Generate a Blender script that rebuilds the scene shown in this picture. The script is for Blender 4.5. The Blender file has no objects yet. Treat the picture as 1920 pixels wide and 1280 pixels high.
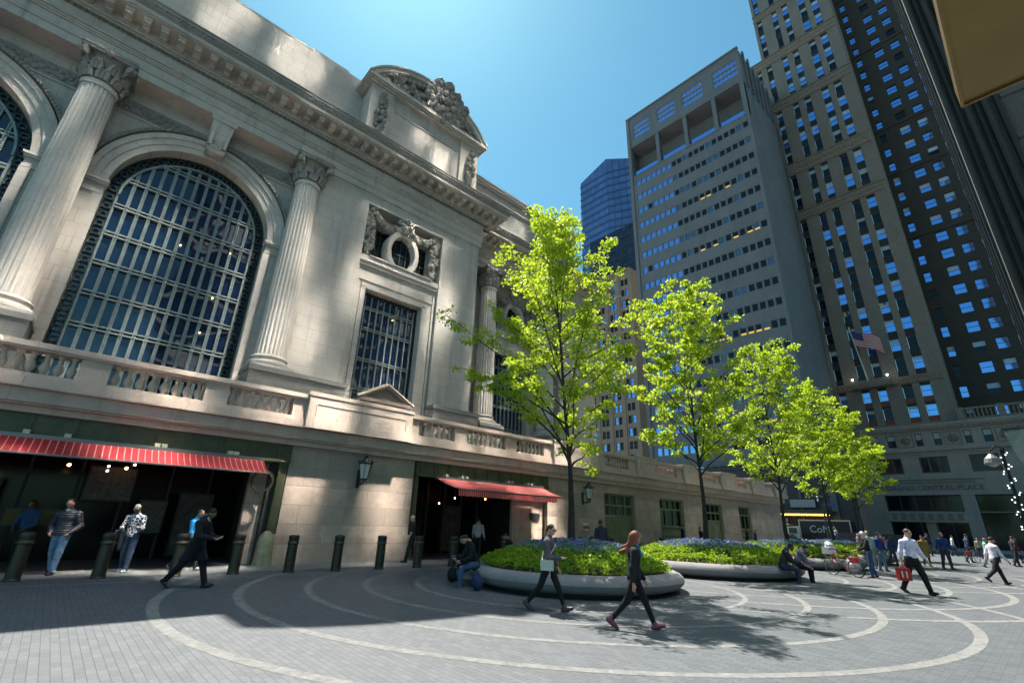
import bpy, bmesh, math, random
import numpy as np
from mathutils import Vector, Matrix, noise as mnoise
R = math.radians
PI = math.pi
scn = bpy.context.scene
COL = scn.collection
random.seed(7)

# ------------------------------------------------------------------ camera
YAW, PITCH, ROLL, FPX, EYE = R(42.1), R(20.9), R(1.9), 885.0, 1.62
cd = bpy.data.cameras.new('camera'); cam = bpy.data.objects.new('camera', cd); COL.objects.link(cam)
fw = Vector((math.sin(YAW)*math.cos(PITCH), math.cos(YAW)*math.cos(PITCH), math.sin(PITCH)))
r0 = Vector((math.cos(YAW), -math.sin(YAW), 0)); u0 = r0.cross(fw)
rt = r0*math.cos(ROLL)+u0*math.sin(ROLL); up = -r0*math.sin(ROLL)+u0*math.cos(ROLL)
m4 = Matrix((rt, up, -fw)).transposed().to_4x4(); m4.translation = (0, 0, EYE)
cam.matrix_world = m4
cd.sensor_fit = 'HORIZONTAL'; cd.sensor_width = 36.0; cd.lens = 36.0*FPX/1920.0
cd.clip_start = 0.05; cd.clip_end = 3000
scn.camera = cam
# ------------------------------------------------------------------ sky, sun, exposure
SUN_EL, SUN_AZ = R(63), R(20)     # azimuth from +Y towards +X
w = bpy.data.worlds.new('World'); scn.world = w; w.use_nodes = True
nt = w.node_tree; nt.nodes.clear()
o_ = nt.nodes.new('ShaderNodeOutputWorld'); b_ = nt.nodes.new('ShaderNodeBackground')
s_ = nt.nodes.new('ShaderNodeTexSky'); s_.sky_type = 'NISHITA'; s_.sun_disc = False
s_.sun_elevation = SUN_EL; s_.sun_rotation = SUN_AZ; s_.air_density = 1.0; s_.dust_density = 0.35; s_.ozone_density = 1.0
mx_ = nt.nodes.new('ShaderNodeMix'); mx_.data_type = 'RGBA'; mx_.blend_type = 'MULTIPLY'; mx_.inputs[0].default_value = 1; mx_.inputs[7].default_value = (.57, 1.06, 1.0, 1)
nt.links.new(s_.outputs[0], mx_.inputs[6]); nt.links.new(mx_.outputs[2], b_.inputs[0]); nt.links.new(b_.outputs[0], o_.inputs[0]); b_.inputs[1].default_value = 0.076
sl = bpy.data.lights.new('sun', 'SUN'); sun = bpy.data.objects.new('sun', sl); COL.objects.link(sun)
sl.energy = 5.0; sl.angle = R(0.5); sl.color = (1.0, 0.94, 0.85)
sd = Vector((math.sin(SUN_AZ)*math.cos(SUN_EL), math.cos(SUN_AZ)*math.cos(SUN_EL), math.sin(SUN_EL)))
sun.rotation_euler = sd.to_track_quat('Z', 'Y').to_euler(); sun.location = (0, 0, 60)
vs = scn.view_settings; vs.view_transform = 'Standard'; vs.look = 'None'; vs.gamma = 1.0; vs.use_curve_mapping = False
vs.exposure = 1.18
scn.cycles.use_denoising = True; scn.cycles.use_guiding = True; scn.cycles.use_surface_guiding = True; scn.cycles.use_volume_guiding = False; scn.cycles.guiding_training_samples = 96
scn.cycles.caustics_reflective = True; scn.cycles.caustics_refractive = False
scn.cycles.blur_glossy = 0.0; scn.cycles.max_bounces = 6; scn.cycles.diffuse_bounces = 3
scn.cycles.sample_clamp_indirect = 0.0

# ------------------------------------------------------------------ materials
MATS = {}
def nodes(name):
    m = bpy.data.materials.new(name); m.use_nodes = True; t = m.node_tree
    return m, t, t.nodes['Principled BSDF']
def N(t, kind, **kw):
    n = t.nodes.new(kind)
    for k, v in kw.items(): setattr(n, k, v)
    return n
def mixc(t, fac, a, b, mode='MIX'):
    n = N(t, 'ShaderNodeMix', data_type='RGBA', blend_type=mode)
    for s, v in ((n.inputs[0], fac), (n.inputs[6], a), (n.inputs[7], b)):
        if isinstance(v, bpy.types.NodeSocket): t.links.new(v, s)
        elif isinstance(v, (int, float)): s.default_value = v
        else: s.default_value = (*v[:3], 1)
    return n.outputs[2]
def ramp(t, src, a, b, lo=0.0, hi=1.0):
    n = N(t, 'ShaderNodeMapRange'); t.links.new(src, n.inputs[0])
    n.inputs[1].default_value = a; n.inputs[2].default_value = b; n.inputs[3].default_value = lo; n.inputs[4].default_value = hi
    return n.outputs[0]
def noisef(t, co, scale, detail=4, rough=0.6):
    n = N(t, 'ShaderNodeTexNoise'); t.links.new(co, n.inputs['Vector']); n.inputs['Scale'].default_value = scale
    n.inputs['Detail'].default_value = detail; n.inputs['Roughness'].default_value = rough
    return n.outputs['Fac']
def objco(t, scale=None):
    c = N(t, 'ShaderNodeTexCoord').outputs['Object']
    if scale:
        mp = N(t, 'ShaderNodeMapping'); mp.inputs['Scale'].default_value = scale; t.links.new(c, mp.inputs[0]); c = mp.outputs[0]
    return c
def plain(name, col, rough=0.6, metal=0.0, var=0.0, vscale=6.0, bump=0.0, bscale=40.0, emit=None, estr=0.0, spec=0.5, sheen=0):
    if name in MATS: return MATS[name]
    m, t, b = nodes(name)
    b.inputs['Base Color'].default_value = (*col, 1); b.inputs['Roughness'].default_value = rough; b.inputs['Metallic'].default_value = metal
    b.inputs['Specular IOR Level'].default_value = spec
    co = objco(t)
    if var > 0:
        f = noisef(t, co, vscale)
        dk = tuple(c*(1-var) for c in col); lt = tuple(min(1, c*(1+var)) for c in col)
        t.links.new(mixc(t, ramp(t, f, .3, .7), dk, lt), b.inputs['Base Color'])
    if bump > 0:
        bn = N(t, 'ShaderNodeBump'); bn.inputs['Strength'].default_value = bump; bn.inputs['Distance'].default_value = 0.02
        t.links.new(noisef(t, co, bscale, 3), bn.inputs['Height']); t.links.new(bn.outputs[0], b.inputs['Normal'])
    if emit:
        b.inputs['Emission Color'].default_value = (*emit, 1); b.inputs['Emission Strength'].default_value = estr
    MATS[name] = m; return m
def wallco(t):      # (x+y, z) so that courses run level on every upright face
    s = N(t, 'ShaderNodeSeparateXYZ'); t.links.new(objco(t), s.inputs[0])
    a = N(t, 'ShaderNodeMath', operation='ADD'); t.links.new(s.outputs[0], a.inputs[0]); t.links.new(s.outputs[1], a.inputs[1])
    c = N(t, 'ShaderNodeCombineXYZ'); t.links.new(a.outputs[0], c.inputs[0]); t.links.new(s.outputs[2], c.inputs[1])
    return c.outputs[0]
def stone(name, c1, c2, joint, bw=1.6, bh=0.7, mortar=0.008, streak=0.35, stain=(0.12, 0.11, 0.10), rough=0.85, bump=0.25, blotch=1.2, spread=1.0):
    if name in MATS: return MATS[name]
    m, t, b = nodes(name); co = objco(t)
    br = N(t, 'ShaderNodeTexBrick'); t.links.new(wallco(t), br.inputs['Vector'])
    br.inputs['Scale'].default_value = 1.0; br.inputs['Brick Width'].default_value = bw; br.inputs['Row Height'].default_value = bh
    br.inputs['Mortar Size'].default_value = mortar; br.inputs['Mortar Smooth'].default_value = 0.3; br.inputs['Bias'].default_value = 0.0
    br.inputs['Color1'].default_value = (*c1, 1); br.inputs['Color2'].default_value = (*c2, 1); br.inputs['Mortar'].default_value = (*joint, 1)
    n1 = noisef(t, co, blotch, 6, .65)
    c = mixc(t, ramp(t, n1, .35, .72, 0, .55*spread), br.outputs['Color'], tuple(x*.55 for x in c1))
    n3 = noisef(t, co, 9, 5, .7)
    c = mixc(t, ramp(t, n3, .42, .75, 0, .3*spread), c, tuple(min(1, x*1.25) for x in c2))
    n2 = noisef(t, objco(t, (2.2, 2.2, .13)), 1.3, 5, .6)
    c = mixc(t, ramp(t, n2, .54, .8, 0, streak), c, stain)
    t.links.new(c, b.inputs['Base Color']); b.inputs['Roughness'].default_value = rough
    bn = N(t, 'ShaderNodeBump'); bn.inputs['Strength'].default_value = bump; bn.inputs['Distance'].default_value = 0.03
    ad = N(t, 'ShaderNodeMath', operation='MULTIPLY_ADD'); t.links.new(br.outputs['Fac'], ad.inputs[0]); ad.inputs[1].default_value = -1.0
    t.links.new(noisef(t, co, 22, 4), ad.inputs[2]); t.links.new(ad.outputs[0], bn.inputs['Height']); t.links.new(bn.outputs[0], b.inputs['Normal'])
    MATS[name] = m; return m
def glassy(name, col, rough=0.05, wav=0.02, spec=1.0, metal=0.0, wscale=.5):
    if name in MATS: return MATS[name]
    m, t, b = nodes(name)
    b.inputs['Base Color'].default_value = (*col, 1); b.inputs['Roughness'].default_value = rough; b.inputs['Metallic'].default_value = metal
    b.inputs['Specular IOR Level'].default_value = spec; b.inputs['IOR'].default_value = 1.6
    if wav:
        bn = N(t, 'ShaderNodeBump'); bn.inputs['Strength'].default_value = 1.0; bn.inputs['Distance'].default_value = wav
        t.links.new(noisef(t, objco(t), wscale, 1), bn.inputs['Height']); t.links.new(bn.outputs[0], b.inputs['Normal'])
    MATS[name] = m; return m

LIME = stone('limestone', (.52, .475, .425), (.46, .42, .375), (.22, .20, .175), 1.7, .62, .009, .6, (.17, .155, .14), blotch=.8)
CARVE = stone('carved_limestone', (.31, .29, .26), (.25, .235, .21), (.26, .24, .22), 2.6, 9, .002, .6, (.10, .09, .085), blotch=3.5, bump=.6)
COLM = stone('column_limestone', (.56, .515, .465), (.52, .475, .43), (.36, .33, .3), 9, 2.3, .006, .35, (.22, .20, .18), blotch=1.0)
GRAN = stone('pink_granite', (.56, .44, .36), (.33, .265, .225), (.20, .155, .125), 1.75, .655, .012, .45, (.17, .13, .105), blotch=1.7, rough=.75, spread=1.9)
GRANB = stone('balustrade_granite', (.55, .44, .37), (.48, .385, .33), (.24, .19, .16), 1.9, 3.0, .008, .4, (.22, .17, .14), blotch=1.6)
PED = stone('grey_granite', (.24, .235, .215), (.21, .205, .19), (.13, .13, .12), 1.5, .45, .006, .3, (.12, .12, .11))
GREEN = plain('olive_paint', (.065, .070, .034), .5, var=.25, vscale=3)
GREENL = plain('pale_olive_paint', (.17, .18, .10), .55, var=.25, vscale=2)
VERD = plain('dark_green_iron', (.030, .045, .042), .45, .3, var=.3, vscale=8)
VERDL = plain('grey_green_iron', (.22, .25, .235), .4, .25, var=.2, vscale=5)
PANE = glassy('window_glass', (.006, .016, .045), .03, .05, .6)
PANED = glassy('dark_glass', (.006, .009, .011), .06, .01, .3)
SHOPG = glassy('shop_glass', (.004, .005, .006), .15, 0, .12)
DARK = plain('dark_interior', (.012, .012, .011), .8)
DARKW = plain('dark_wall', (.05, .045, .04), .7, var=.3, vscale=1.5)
BLACK = plain('black_paint', (.012, .012, .012), .35, .2)
BRONZE = plain('bollard_bronze', (.045, .038, .026), .42, .35, var=.25, vscale=7)
BULB = plain('warm_bulb', (1, .8, .4), .5, emit=(1.0, .62, .18), estr=4)
BULBW = plain('white_bulb', (1, 1, 1), .5, emit=(1.0, .92, .75), estr=4)

# ------------------------------------------------------------------ mesh helpers
class MB:
    def __init__(s): s.v = []; s.f = []; s.m = []; s.cur = 0
    def add(s, vs_, fs_, m=None):
        n = len(s.v); s.v += [tuple(p) for p in vs_]; s.f += [tuple(i+n for i in f) for f in fs_]
        s.m += [s.cur if m is None else m]*len(fs_)
    def box(s, x0, x1, y0, y1, z0, z1, m=None):
        s.add([(x0,y0,z0),(x1,y0,z0),(x1,y1,z0),(x0,y1,z0),(x0,y0,z1),(x1,y0,z1),(x1,y1,z1),(x0,y1,z1)],
              [(3,2,1,0),(4,5,6,7),(0,1,5,4),(1,2,6,5),(2,3,7,6),(3,0,4,7)], m)
    def obox(s, c, ax, ay, az, hx, hy, hz, m=None):
        c = Vector(c); P = []
        for k in (-1, 1):
            for i, j in ((-1,-1),(1,-1),(1,1),(-1,1)): P.append(c+ax*hx*i+ay*hy*j+az*hz*k)
        s.add(P, [(3,2,1,0),(4,5,6,7),(0,1,5,4),(1,2,6,5),(2,3,7,6),(3,0,4,7)], m)
    def quad(s, a, b, c, d, m=None): s.add([a, b, c, d], [(0,1,2,3)], m)
    def lathe(s, prof, c=(0,0,0), n=16, m=None, rf=None, cap=True, a0=0, a1=2*PI):
        full = abs(a1-a0-2*PI) < 1e-6; k = n if full else n+1; P = []
        for (r, z) in prof:
            for i in range(k):
                a = a0+(a1-a0)*i/n; rr = r*(rf(a, z) if rf else 1)
                P.append((c[0]+rr*math.cos(a), c[1]+rr*math.sin(a), c[2]+z))
        F = []
        for j in range(len(prof)-1):
            for i in range(n):
                i2 = (i+1) % k
                F.append((j*k+i, j*k+i2, (j+1)*k+i2, (j+1)*k+i))
        if cap and full:
            F.append(tuple(range(k))[::-1]); F.append(tuple((len(prof)-1)*k+i for i in range(k)))
        s.add(P, F, m)
    def tube(s, pts, rad, n=8, m=None, cap=True, flat=1.0):
        pts = [Vector(p) for p in pts]; k = len(pts)
        if not hasattr(rad, '__len__'): rad = [rad]*k
        P = []; ref = None
        for i, p in enumerate(pts):
            d = (pts[min(i+1, k-1)]-pts[max(i-1, 0)]).normalized()
            if ref is None: ref = Vector((0, 0, 1)) if abs(d.z) < .9 else Vector((1, 0, 0))
            a = (ref-d*ref.dot(d)).normalized(); b = d.cross(a); ref = a
            for j in range(n):
                t = 2*PI*j/n; P.append(p+(a*math.cos(t)+b*math.sin(t)*flat)*rad[i])
        F = [(i*n+j, i*n+(j+1) % n, (i+1)*n+(j+1) % n, (i+1)*n+j) for i in range(k-1) for j in range(n)]
        if cap: F += [tuple(range(n))[::-1], tuple((k-1)*n+j for j in range(n))]
        s.add(P, F, m)
    def ring(s, c, ux, uz, un, prof, a0=0, a1=2*PI, n=32, m=None, rx=1.0, rz=1.0):
        """sweep prof [(radius, out)] round an arc in the plane ux/uz, out along un"""
        c = Vector(c); full = abs(a1-a0-2*PI) < 1e-6; k = n if full else n+1; L = len(prof); P = []
        for i in range(k):
            a = a0+(a1-a0)*i/n
            for (r, h) in prof: P.append(c+ux*(math.cos(a)*r*rx)+uz*(math.sin(a)*r*rz)+un*h)
        F = [(i*L+j, ((i+1) % k)*L+j, ((i+1) % k)*L+j+1, i*L+j+1) for i in range(n) for j in range(L-1)]
        s.add(P, F, m)
    def blob(s, c, r, seed=0, m=None, sq=(1,1,1), amp=.35):
        rnd = random.Random(seed); P = []; n1, n2 = 5, 7
        P.append((c[0], c[1], c[2]+r*sq[2])); 
        for i in range(1, n1):
            for j in range(n2):
                a = PI*i/n1; b = 2*PI*(j+.5*(i % 2))/n2; q = r*(1+amp*(rnd.random()-.5))
                P.append((c[0]+q*sq[0]*math.sin(a)*math.cos(b), c[1]+q*sq[1]*math.sin(a)*math.sin(b), c[2]+q*sq[2]*math.cos(a)))
        P.append((c[0], c[1], c[2]-r*sq[2])); F = []
        for j in range(n2): F.append((0, 1+j, 1+(j+1) % n2)); F.append((len(P)-1, 1+(n1-2)*n2+(j+1) % n2, 1+(n1-2)*n2+j))
        for i in range(n1-2):
            for j in range(n2): F.append((1+i*n2+j, 1+(i+1)*n2+j, 1+(i+1)*n2+(j+1) % n2, 1+i*n2+(j+1) % n2))
        s.add(P, F, m)
    def mesh(s, name, mats, off=(0,0,0), smooth=False, auto=None):
        me = bpy.data.meshes.new(name)
        me.from_pydata([(x-off[0], y-off[1], z-off[2]) for x, y, z in s.v], [], s.f)
        for mt in (mats if isinstance(mats, (list, tuple)) else [mats]): me.materials.append(mt)
        if me.polygons:
            me.polygons.foreach_set('material_index', s.m)
            if smooth: me.polygons.foreach_set('use_smooth', [True]*len(me.polygons))
        me.update()
        if auto is not None: me.set_sharp_from_angle(angle=R(auto))
        return me
    def build(s, name, mats, parent=None, smooth=False, auto=None, local=False, **props):
        off = (0, 0, 0)
        if parent is not None and not local:
            off = Vector((0, 0, 0)); q = parent
            while q: off = off+q.location; q = q.parent
        o = bpy.data.objects.new(name, s.mesh(name, mats, off, smooth or auto is not None, auto)); COL.objects.link(o); o.parent = parent
        for k, v in props.items(): o[k] = v
        return o
def thing(name, label, cat, loc=(0,0,0), group=None, rz=0):
    o = bpy.data.objects.new(name, None); COL.objects.link(o); o.location = loc; o.rotation_euler = (0, 0, rz); o.empty_display_size = .2
    o['label'] = label; o['category'] = cat
    if group: o['group'] = group
    return o
def tag(o, label, cat, group=None):
    o['label'] = label; o['category'] = cat
    if group: o['group'] = group
    return o
def struct(o): o['kind'] = 'structure'; return o
def copy_tree(o, parent=None):
    kids = list(o.children); c = o.copy(); COL.objects.link(c); c.parent = parent
    for k in kids: copy_tree(k, c)
    return c
def meshobj(name, me, parent, loc=(0,0,0)):
    o = bpy.data.objects.new(name, me); COL.objects.link(o); o.parent = parent; o.location = loc; return o
X_, Y_, Z_ = Vector((1,0,0)), Vector((0,1,0)), Vector((0,0,1))
# ================================================================== THE TERMINAL
term = thing('railway_terminal', 'monumental grey limestone terminal with giant fluted columns and arched iron windows', 'building', (5, 24, 0))
XL, XC, XW = -19.8, 16.58, 31.3            # far end on the left, corner of the pavilion, end of the wing
def arch_wall(mb, cx, r, zs, x0, x1, y, z0, z1, depth, n=28):
    """wall x0..x1 with a round-headed opening of half width r springing at zs, its reveal going back by depth"""
    mb.quad((x0,y,z0),(cx-r,y,z0),(cx-r,y,z1),(x0,y,z1)); mb.quad((cx+r,y,z0),(x1,y,z0),(x1,y,z1),(cx+r,y,z1))
    P = [(cx-r*math.cos(PI*i/n), zs+r*math.sin(PI*i/n)) for i in range(n+1)]
    for (a, za), (b, zb) in zip(P, P[1:]):
        mb.quad((a,y,za),(b,y,zb),(b,y,z1),(a,y,z1)); mb.quad((a,y,za),(a,y+depth,za),(b,y+depth,zb),(b,y,zb))
    mb.quad((cx-r,y,z0),(cx-r,y+depth,z0),(cx-r,y+depth,zs),(cx-r,y,zs)); mb.quad((cx+r,y+depth,z0),(cx+r,y,z0),(cx+r,y,zs),(cx+r,y+depth,zs))
wl = MB()
BAYS = [1.28, -7.12, -15.5]
BR, ZS = 3.05, 13.9
for cx in BAYS: arch_wall(wl, cx, BR, ZS, cx-4.2, cx+4.2, 22.9, 5.6, 18.75, .9)
# pavilion round its sunk middle strip
wl.box(5.5, 8.73, 22, 26, 5.6, 18.75); wl.box(13.75, XC, 22, 26, 5.6, 18.75); wl.box(8.73, 13.75, 22, 26, 18.15, 18.75)
wl.box(8.73, 9.39, 22.28, 26, 5.6, 13.1); wl.box(12.88, 13.75, 22.28, 26, 5.6, 13.1); wl.box(8.73, 13.75, 22.28, 26, 13.1, 14.95)
wl.box(8.73, 13.75, 22.85, 26, 14.95, 18.15)
# the strip's outer bead
for x in (8.86, 13.62): wl.box(x-.06, x+.06, 22.2, 22.3, 5.6, 14.1)
# wing, end pier and the side walls going back
wl.box(XC, 20.6, 24.9, 26.5, 5.6, 18.75); wl.box(24.1, 26.9, 24.9, 26.5, 5.6, 18.75)
wl.box(20.6, 24.1, 24.9, 26.5, 13.2, 14.4); wl.box(20.6, 24.1, 25.2, 26.5, 14.4, 18.75)
wl.box(26.9, XW, 24.0, 60, 5.6, 18.75); wl.box(XL, XC, 23.9, 60, 18.0, 28.0)
wl.box(XL, 26.9, 28, 60, 5.6, 18)
wl.build('wall', LIME, term)
# blind frames of the wing and the pavilion: sills, bands
for (x0, x1, y) in ((8.62, 13.86, 22.28), (20.5, 24.2, 24.9)):
    mo = MB()
    mo.box(x0, x1, y-.22, y+.1, 14.62, 14.95); mo.box(x0+.03, x1-.03, y-.14, y+.1, 14.42, 14.62); mo.box(x0+.06, x1-.06, y-.07, y+.1, 13.55, 13.7)
    mo.box(x0+.6, x1-.6, y-.30, y+.1, 14.95, 15.02); mo.build('sill_moulding', LIME, term)
mo = MB()
for (x0, x1, y) in ((9.39, 12.88, 22.28), (20.6, 24.1, 24.9)):
    for k, (a, d) in enumerate(((.0, .05), (.16, .09))):
        mo.box(x0-.3-a, x0-.02, y-.02-d*(1-k), y+.05, 5.7, 13.22-a); mo.box(x1+.02, x1+.3+a, y-.02-d*(1-k), y+.05, 5.7, 13.22-a)
    mo.box(x0-.3, x1+.3, y-.07, y+.05, 13.12, 13.4)
for x0, x1, y in ((-19.8, 5.5, 22.9),):      # carved string over the arches is its own part below
    mo.box(x0, x1, y-.06, y+.02, 18.18, 18.28); mo.box(x0, x1, y-.06, y+.02, 17.42, 17.5)
mo.build('moulding', LIME, term)
fr = MB()          # carved band above the arches
rnd = random.Random(3)
for cx in BAYS:
    fr.box(cx-3.65, cx+3.65, 22.84, 22.92, 17.5, 18.18)
    for i in range(46):
        x = cx-3.6+7.2*i/45
        fr.blob((x, 22.83, 17.84+.17*math.sin(i*1.35)), .13, i, sq=(1, .6, 1)); fr.blob((x+.07, 22.83, 17.84-.17*math.sin(i*1.35)), .09, i+9, sq=(1, .7, 1))
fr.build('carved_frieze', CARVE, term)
# entablature, layer by layer, mitred round the corner
def layers(mb, L, x1, y, yb=27.5, x0=XL):
    for (z0, z1, pr) in L: mb.box(x0, x1+pr, y-pr, yb, z0, z1)
arc = [(18.75, 19.12, .12), (19.12, 19.56, .18), (19.56, 19.64, .25)]
ent = MB(); layers(ent, arc, XC, 22); layers(ent, arc, XW, 24.0, 27, XC-1); ent.build('architrave', LIME, term)
ent = MB(); layers(ent, [(19.64, 19.74, .30), (19.74, 19.84, .38), (19.84, 20.5, .16)], XC, 22)
layers(ent, [(19.64, 19.74, .30), (19.74, 19.84, .38), (19.84, 20.5, .16)], XW, 24.0, 27, XC-1); ent.build('frieze', LIME, term)
cor = MB(); CO = [(20.5, 20.6, .30), (20.6, 20.68, .40), (20.68, 20.98, .46), (20.98, 21.02, 1.28), (21.02, 21.22, 1.36)]
layers(cor, CO, XC, 22); layers(cor, CO, XW, 24.0, 27, XC-1); cor.build('cornice', LIME, term)
cy = MB(); CY = [(21.22, 21.3, 1.40), (21.3, 21.46, 1.44), (21.46, 21.62, 1.5), (21.62, 21.68, 1.54)]
layers(cy, CY, XC, 22); layers(cy, CY, XW, 24.0, 27, XC-1)
for k in range(int((XC+1.4-XL)/.19)): cy.blob((XL+.19*k, 22-1.44, 21.42), .07, k, sq=(.8, .7, 1.5))
for k in range(int((XW+1.4-XC)/.22)): cy.blob((XC+1.6+.22*k, 24-1.44, 21.42), .07, k, sq=(.8, .7, 1.5))
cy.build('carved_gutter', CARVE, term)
md = MB()
def modillion(x, y):
    md.box(x-.15, x+.15, y-1.12, y-.4, 20.86, 20.975); md.box(x-.13, x+.13, y-.95, y-.4, 20.76, 20.86); md.box(x-.12, x+.12, y-.72, y-.4, 20.69, 20.76)
    md.tube([(x-.13, y-1.02, 20.82), (x+.13, y-1.02, 20.82)], .075, 8)
k = 0; x = XC+.9
while x > XL: modillion(x, 22.0); x -= .62
md.build('modillion_row', LIME, term); md = MB()
x = XC+2.0
while x < XW+.9: modillion(x, 24.0); x += .62
md.build('modillion_row', LIME, term)
dt = MB(); x = XC+.38
while x > XL: dt.box(x-.06, x+.06, 22-.36, 22-.1, 20.42, 20.5); x -= .2
dt.build('dentil_row', CARVE, term)
# attic
at = MB()
at.box(XL, 7.9, 25, 27, 21.6, 28.9); at.box(16.3, XW, 26, 28, 21.6, 28.3)
for z0, z1, pr in ((27.35, 27.5, .12), (27.5, 27.62, .2), (28.35, 28.55, .22), (28.55, 28.78, .34), (28.78, 28.92, .42)):
    at.box(XL, 7.8, 25-pr, 26, z0, z1); at.box(16.4, XW+pr, 26-pr, 27, z0-.6, z1-.6)
for x0, x1 in ((4.6, 6.9), (-5.4, -3.2), (-13.6, -11.4)):
    at.box(x0, x1, 24.86, 25.05, 21.6, 27.36); at.box(x0-.02, x1+.02, 24.5, 25.02, 27.38, 28.95)
for x0, x1 in ((-2.9, 4.3), (-11.1, -5.7)):
    for a, b, c, d in ((x0, x1, 27.0, 27.12), (x0, x1, 22.0, 22.12)): at.box(a, b, 24.93, 25.03, c, d)
    at.box(x0, x0+.12, 24.93, 25.03, 22.12, 27); at.box(x1-.12, x1, 24.93, 25.03, 22.12, 27)
at.build('attic', LIME, term)
ac = MB()
for k in range(150): ac.blob((7.6-.17*k, 24.78, 27.95), .12, k, sq=(.7, .5, 1.2))
ac.build('attic_carving', CARVE, term)
# pediment block over the pavilion
pd = MB(); PX0, PX1 = 7.9, 16.2; pc = (PX0+PX1)/2
pd.box(PX0, PX1, 22.55, 26.2, 21.66, 26.9)
for x0, x1 in ((PX0-.05, PX0+1.5), (PX1-1.5, PX1+.05)): pd.box(x0, x1, 22.35, 23, 21.67, 26.92)
for z0, z1, pr in ((26.9, 27.02, .15), (27.02, 27.12, .3), (27.12, 27.34, .42)): pd.box(PX0-pr-.1, PX1+pr+.1, 22.35-pr, 26, z0, z1)
for z0, z1, pr in ((21.7, 22.2, .12), (22.2, 22.32, .05)): pd.box(PX0-pr, PX1+pr, 22.35-pr, 24, z0, z1)
pd.box(PX0+1.7, PX1-1.7, 22.5, 22.6, 25.9, 26.02); pd.box(PX0+1.7, PX1-1.7, 22.5, 22.6, 22.55, 22.67)
hw = (PX1-PX0)/2+.55; rise = 2.45; RR = (hw*hw+rise*rise)/(2*rise); zc = 27.34+rise-RR; an = math.asin(hw/RR)
cen = Vector((pc, 22.35, zc))
pr_ = [(RR-.62, .0), (RR-.62, .12), (RR-.42, .14), (RR-.36, .34), (RR-.12, .38), (RR-.1, .46), (RR, .48), (RR, -3.6)]
pd.ring(cen, X_, Z_, -Y_, pr_, PI/2-an, PI/2+an, 30)
P = [(pc+RR*math.sin(-an+2*an*i/24), zc+RR*math.cos(-an+2*an*i/24)) for i in range(25)]     # tympanum
for (a, za), (b, zb) in zip(P, P[1:]): pd.quad((a, 22.5, 27.3), (b, 22.5, 27.3), (b, 22.5, zb-.3), (a, 22.5, za-.3))
for s in (-1, 1):
    e = Vector((math.sin(an*s), 0, math.cos(an*s))); ps = [cen+e*r+(-Y_)*h for r, h in pr_]
    pd.add(ps, [tuple(range(len(ps)))[::s]])
pd.build('pediment', LIME, term)
cv = MB(); rnd = random.Random(11)
for i in range(330):        # sculpture in the tympanum
    t = rnd.uniform(-.93, .93); zt = zc+RR*math.cos(an*t)-.35; z = 27.35+abs(rnd.gauss(0, .42))*(zt-27.3); z = min(z, zt)
    cv.blob((pc+RR*math.sin(an*t), 22.35-rnd.uniform(-.1, .35)*(1-.5*abs(t)), z), rnd.uniform(.08, .22), i)
for i in range(230):        # cartouche breaking the arch
    a = rnd.uniform(0, 2*PI); q = rnd.random()**.5
    cv.blob((pc+.9+1.55*q*math.cos(a), 22.1-rnd.uniform(0, .5)*(1.2-q), 28.75+1.5*q*math.sin(a)), rnd.uniform(.12, .27), i+50, sq=(1, 1, 1.15))
cv.blob((pc+.2, 21.95, 30.05), .42, 3); cv.blob((pc+1.7, 21.95, 30.0), .36, 4); cv.blob((pc+2.5, 22.0, 29.3), .34, 5); cv.blob((pc+.95, 21.9, 30.25), .40, 6)
for xx in (PX0+.7, PX1-.72):   # hanging trophies on the pilasters
    for i in range(80):
        z = rnd.uniform(23.2, 26.4); ww = .34*math.sin((z-23.0)/3.6*PI)
        cv.blob((xx+rnd.uniform(-ww, ww), 22.3-rnd.uniform(0, .25), z), rnd.uniform(.07, .17), i)
for i in range(60): cv.blob((PX0+1.7+rnd.random()*1.6, 22.3-rnd.random()*.4, 21.9+rnd.random()*.75), rnd.uniform(.08, .2), i)
for i in range(60): cv.blob((PX1-1.9-rnd.random()*1.2, 22.3-rnd.random()*.4, 21.9+rnd.random()*.75), rnd.uniform(.08, .2), i)
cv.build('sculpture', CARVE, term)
# archivolts, imposts, keystones
arv = MB(); egg = MB()
for cx in BAYS:
    c = Vector((cx, 22.9, ZS))
    arv.ring(c, X_, Z_, -Y_, [(3.05, -.7), (3.05, .10), (3.30, .12), (3.32, .17), (3.55, .2), (3.58, .27), (3.78, .30), (3.84, .02)], 0, PI, 40)
    egg.ring(c, X_, Z_, -Y_, [(3.84, .0), (3.86, .34), (3.98, .36), (4.02, 0)], 0, PI, 40)
    for i in range(84):
        a = PI*(i+.5)/84; egg.blob((cx+3.9*math.cos(a), 22.55, ZS+3.9*math.sin(a)), .07, i)
    for s in (-1, 1):
        for (a, b, z0, z1, yy) in ((3.05, 3.86, 5.7, ZS-.62, 22.72), (3.02, 3.95, ZS-.62, ZS-.5, 22.66), (3.05, 3.88, ZS-.5, ZS-.2, 22.7), (2.98, 4.0, ZS-.2, ZS-.1, 22.6), (2.94, 4.05, ZS-.1, ZS, 22.55)):
            xs = sorted((cx+s*a, cx+s*b)); arv.box(xs[0], xs[1], yy, 23.0, z0, z1)
        xs = sorted((cx+s*3.0, cx+s*3.3)); arv.box(xs[0], xs[1], 22.66, 22.75, 5.7, ZS-.64)
arv.build('archivolt', LIME, term, auto=35); egg.build('egg_moulding', CARVE, term)
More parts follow.
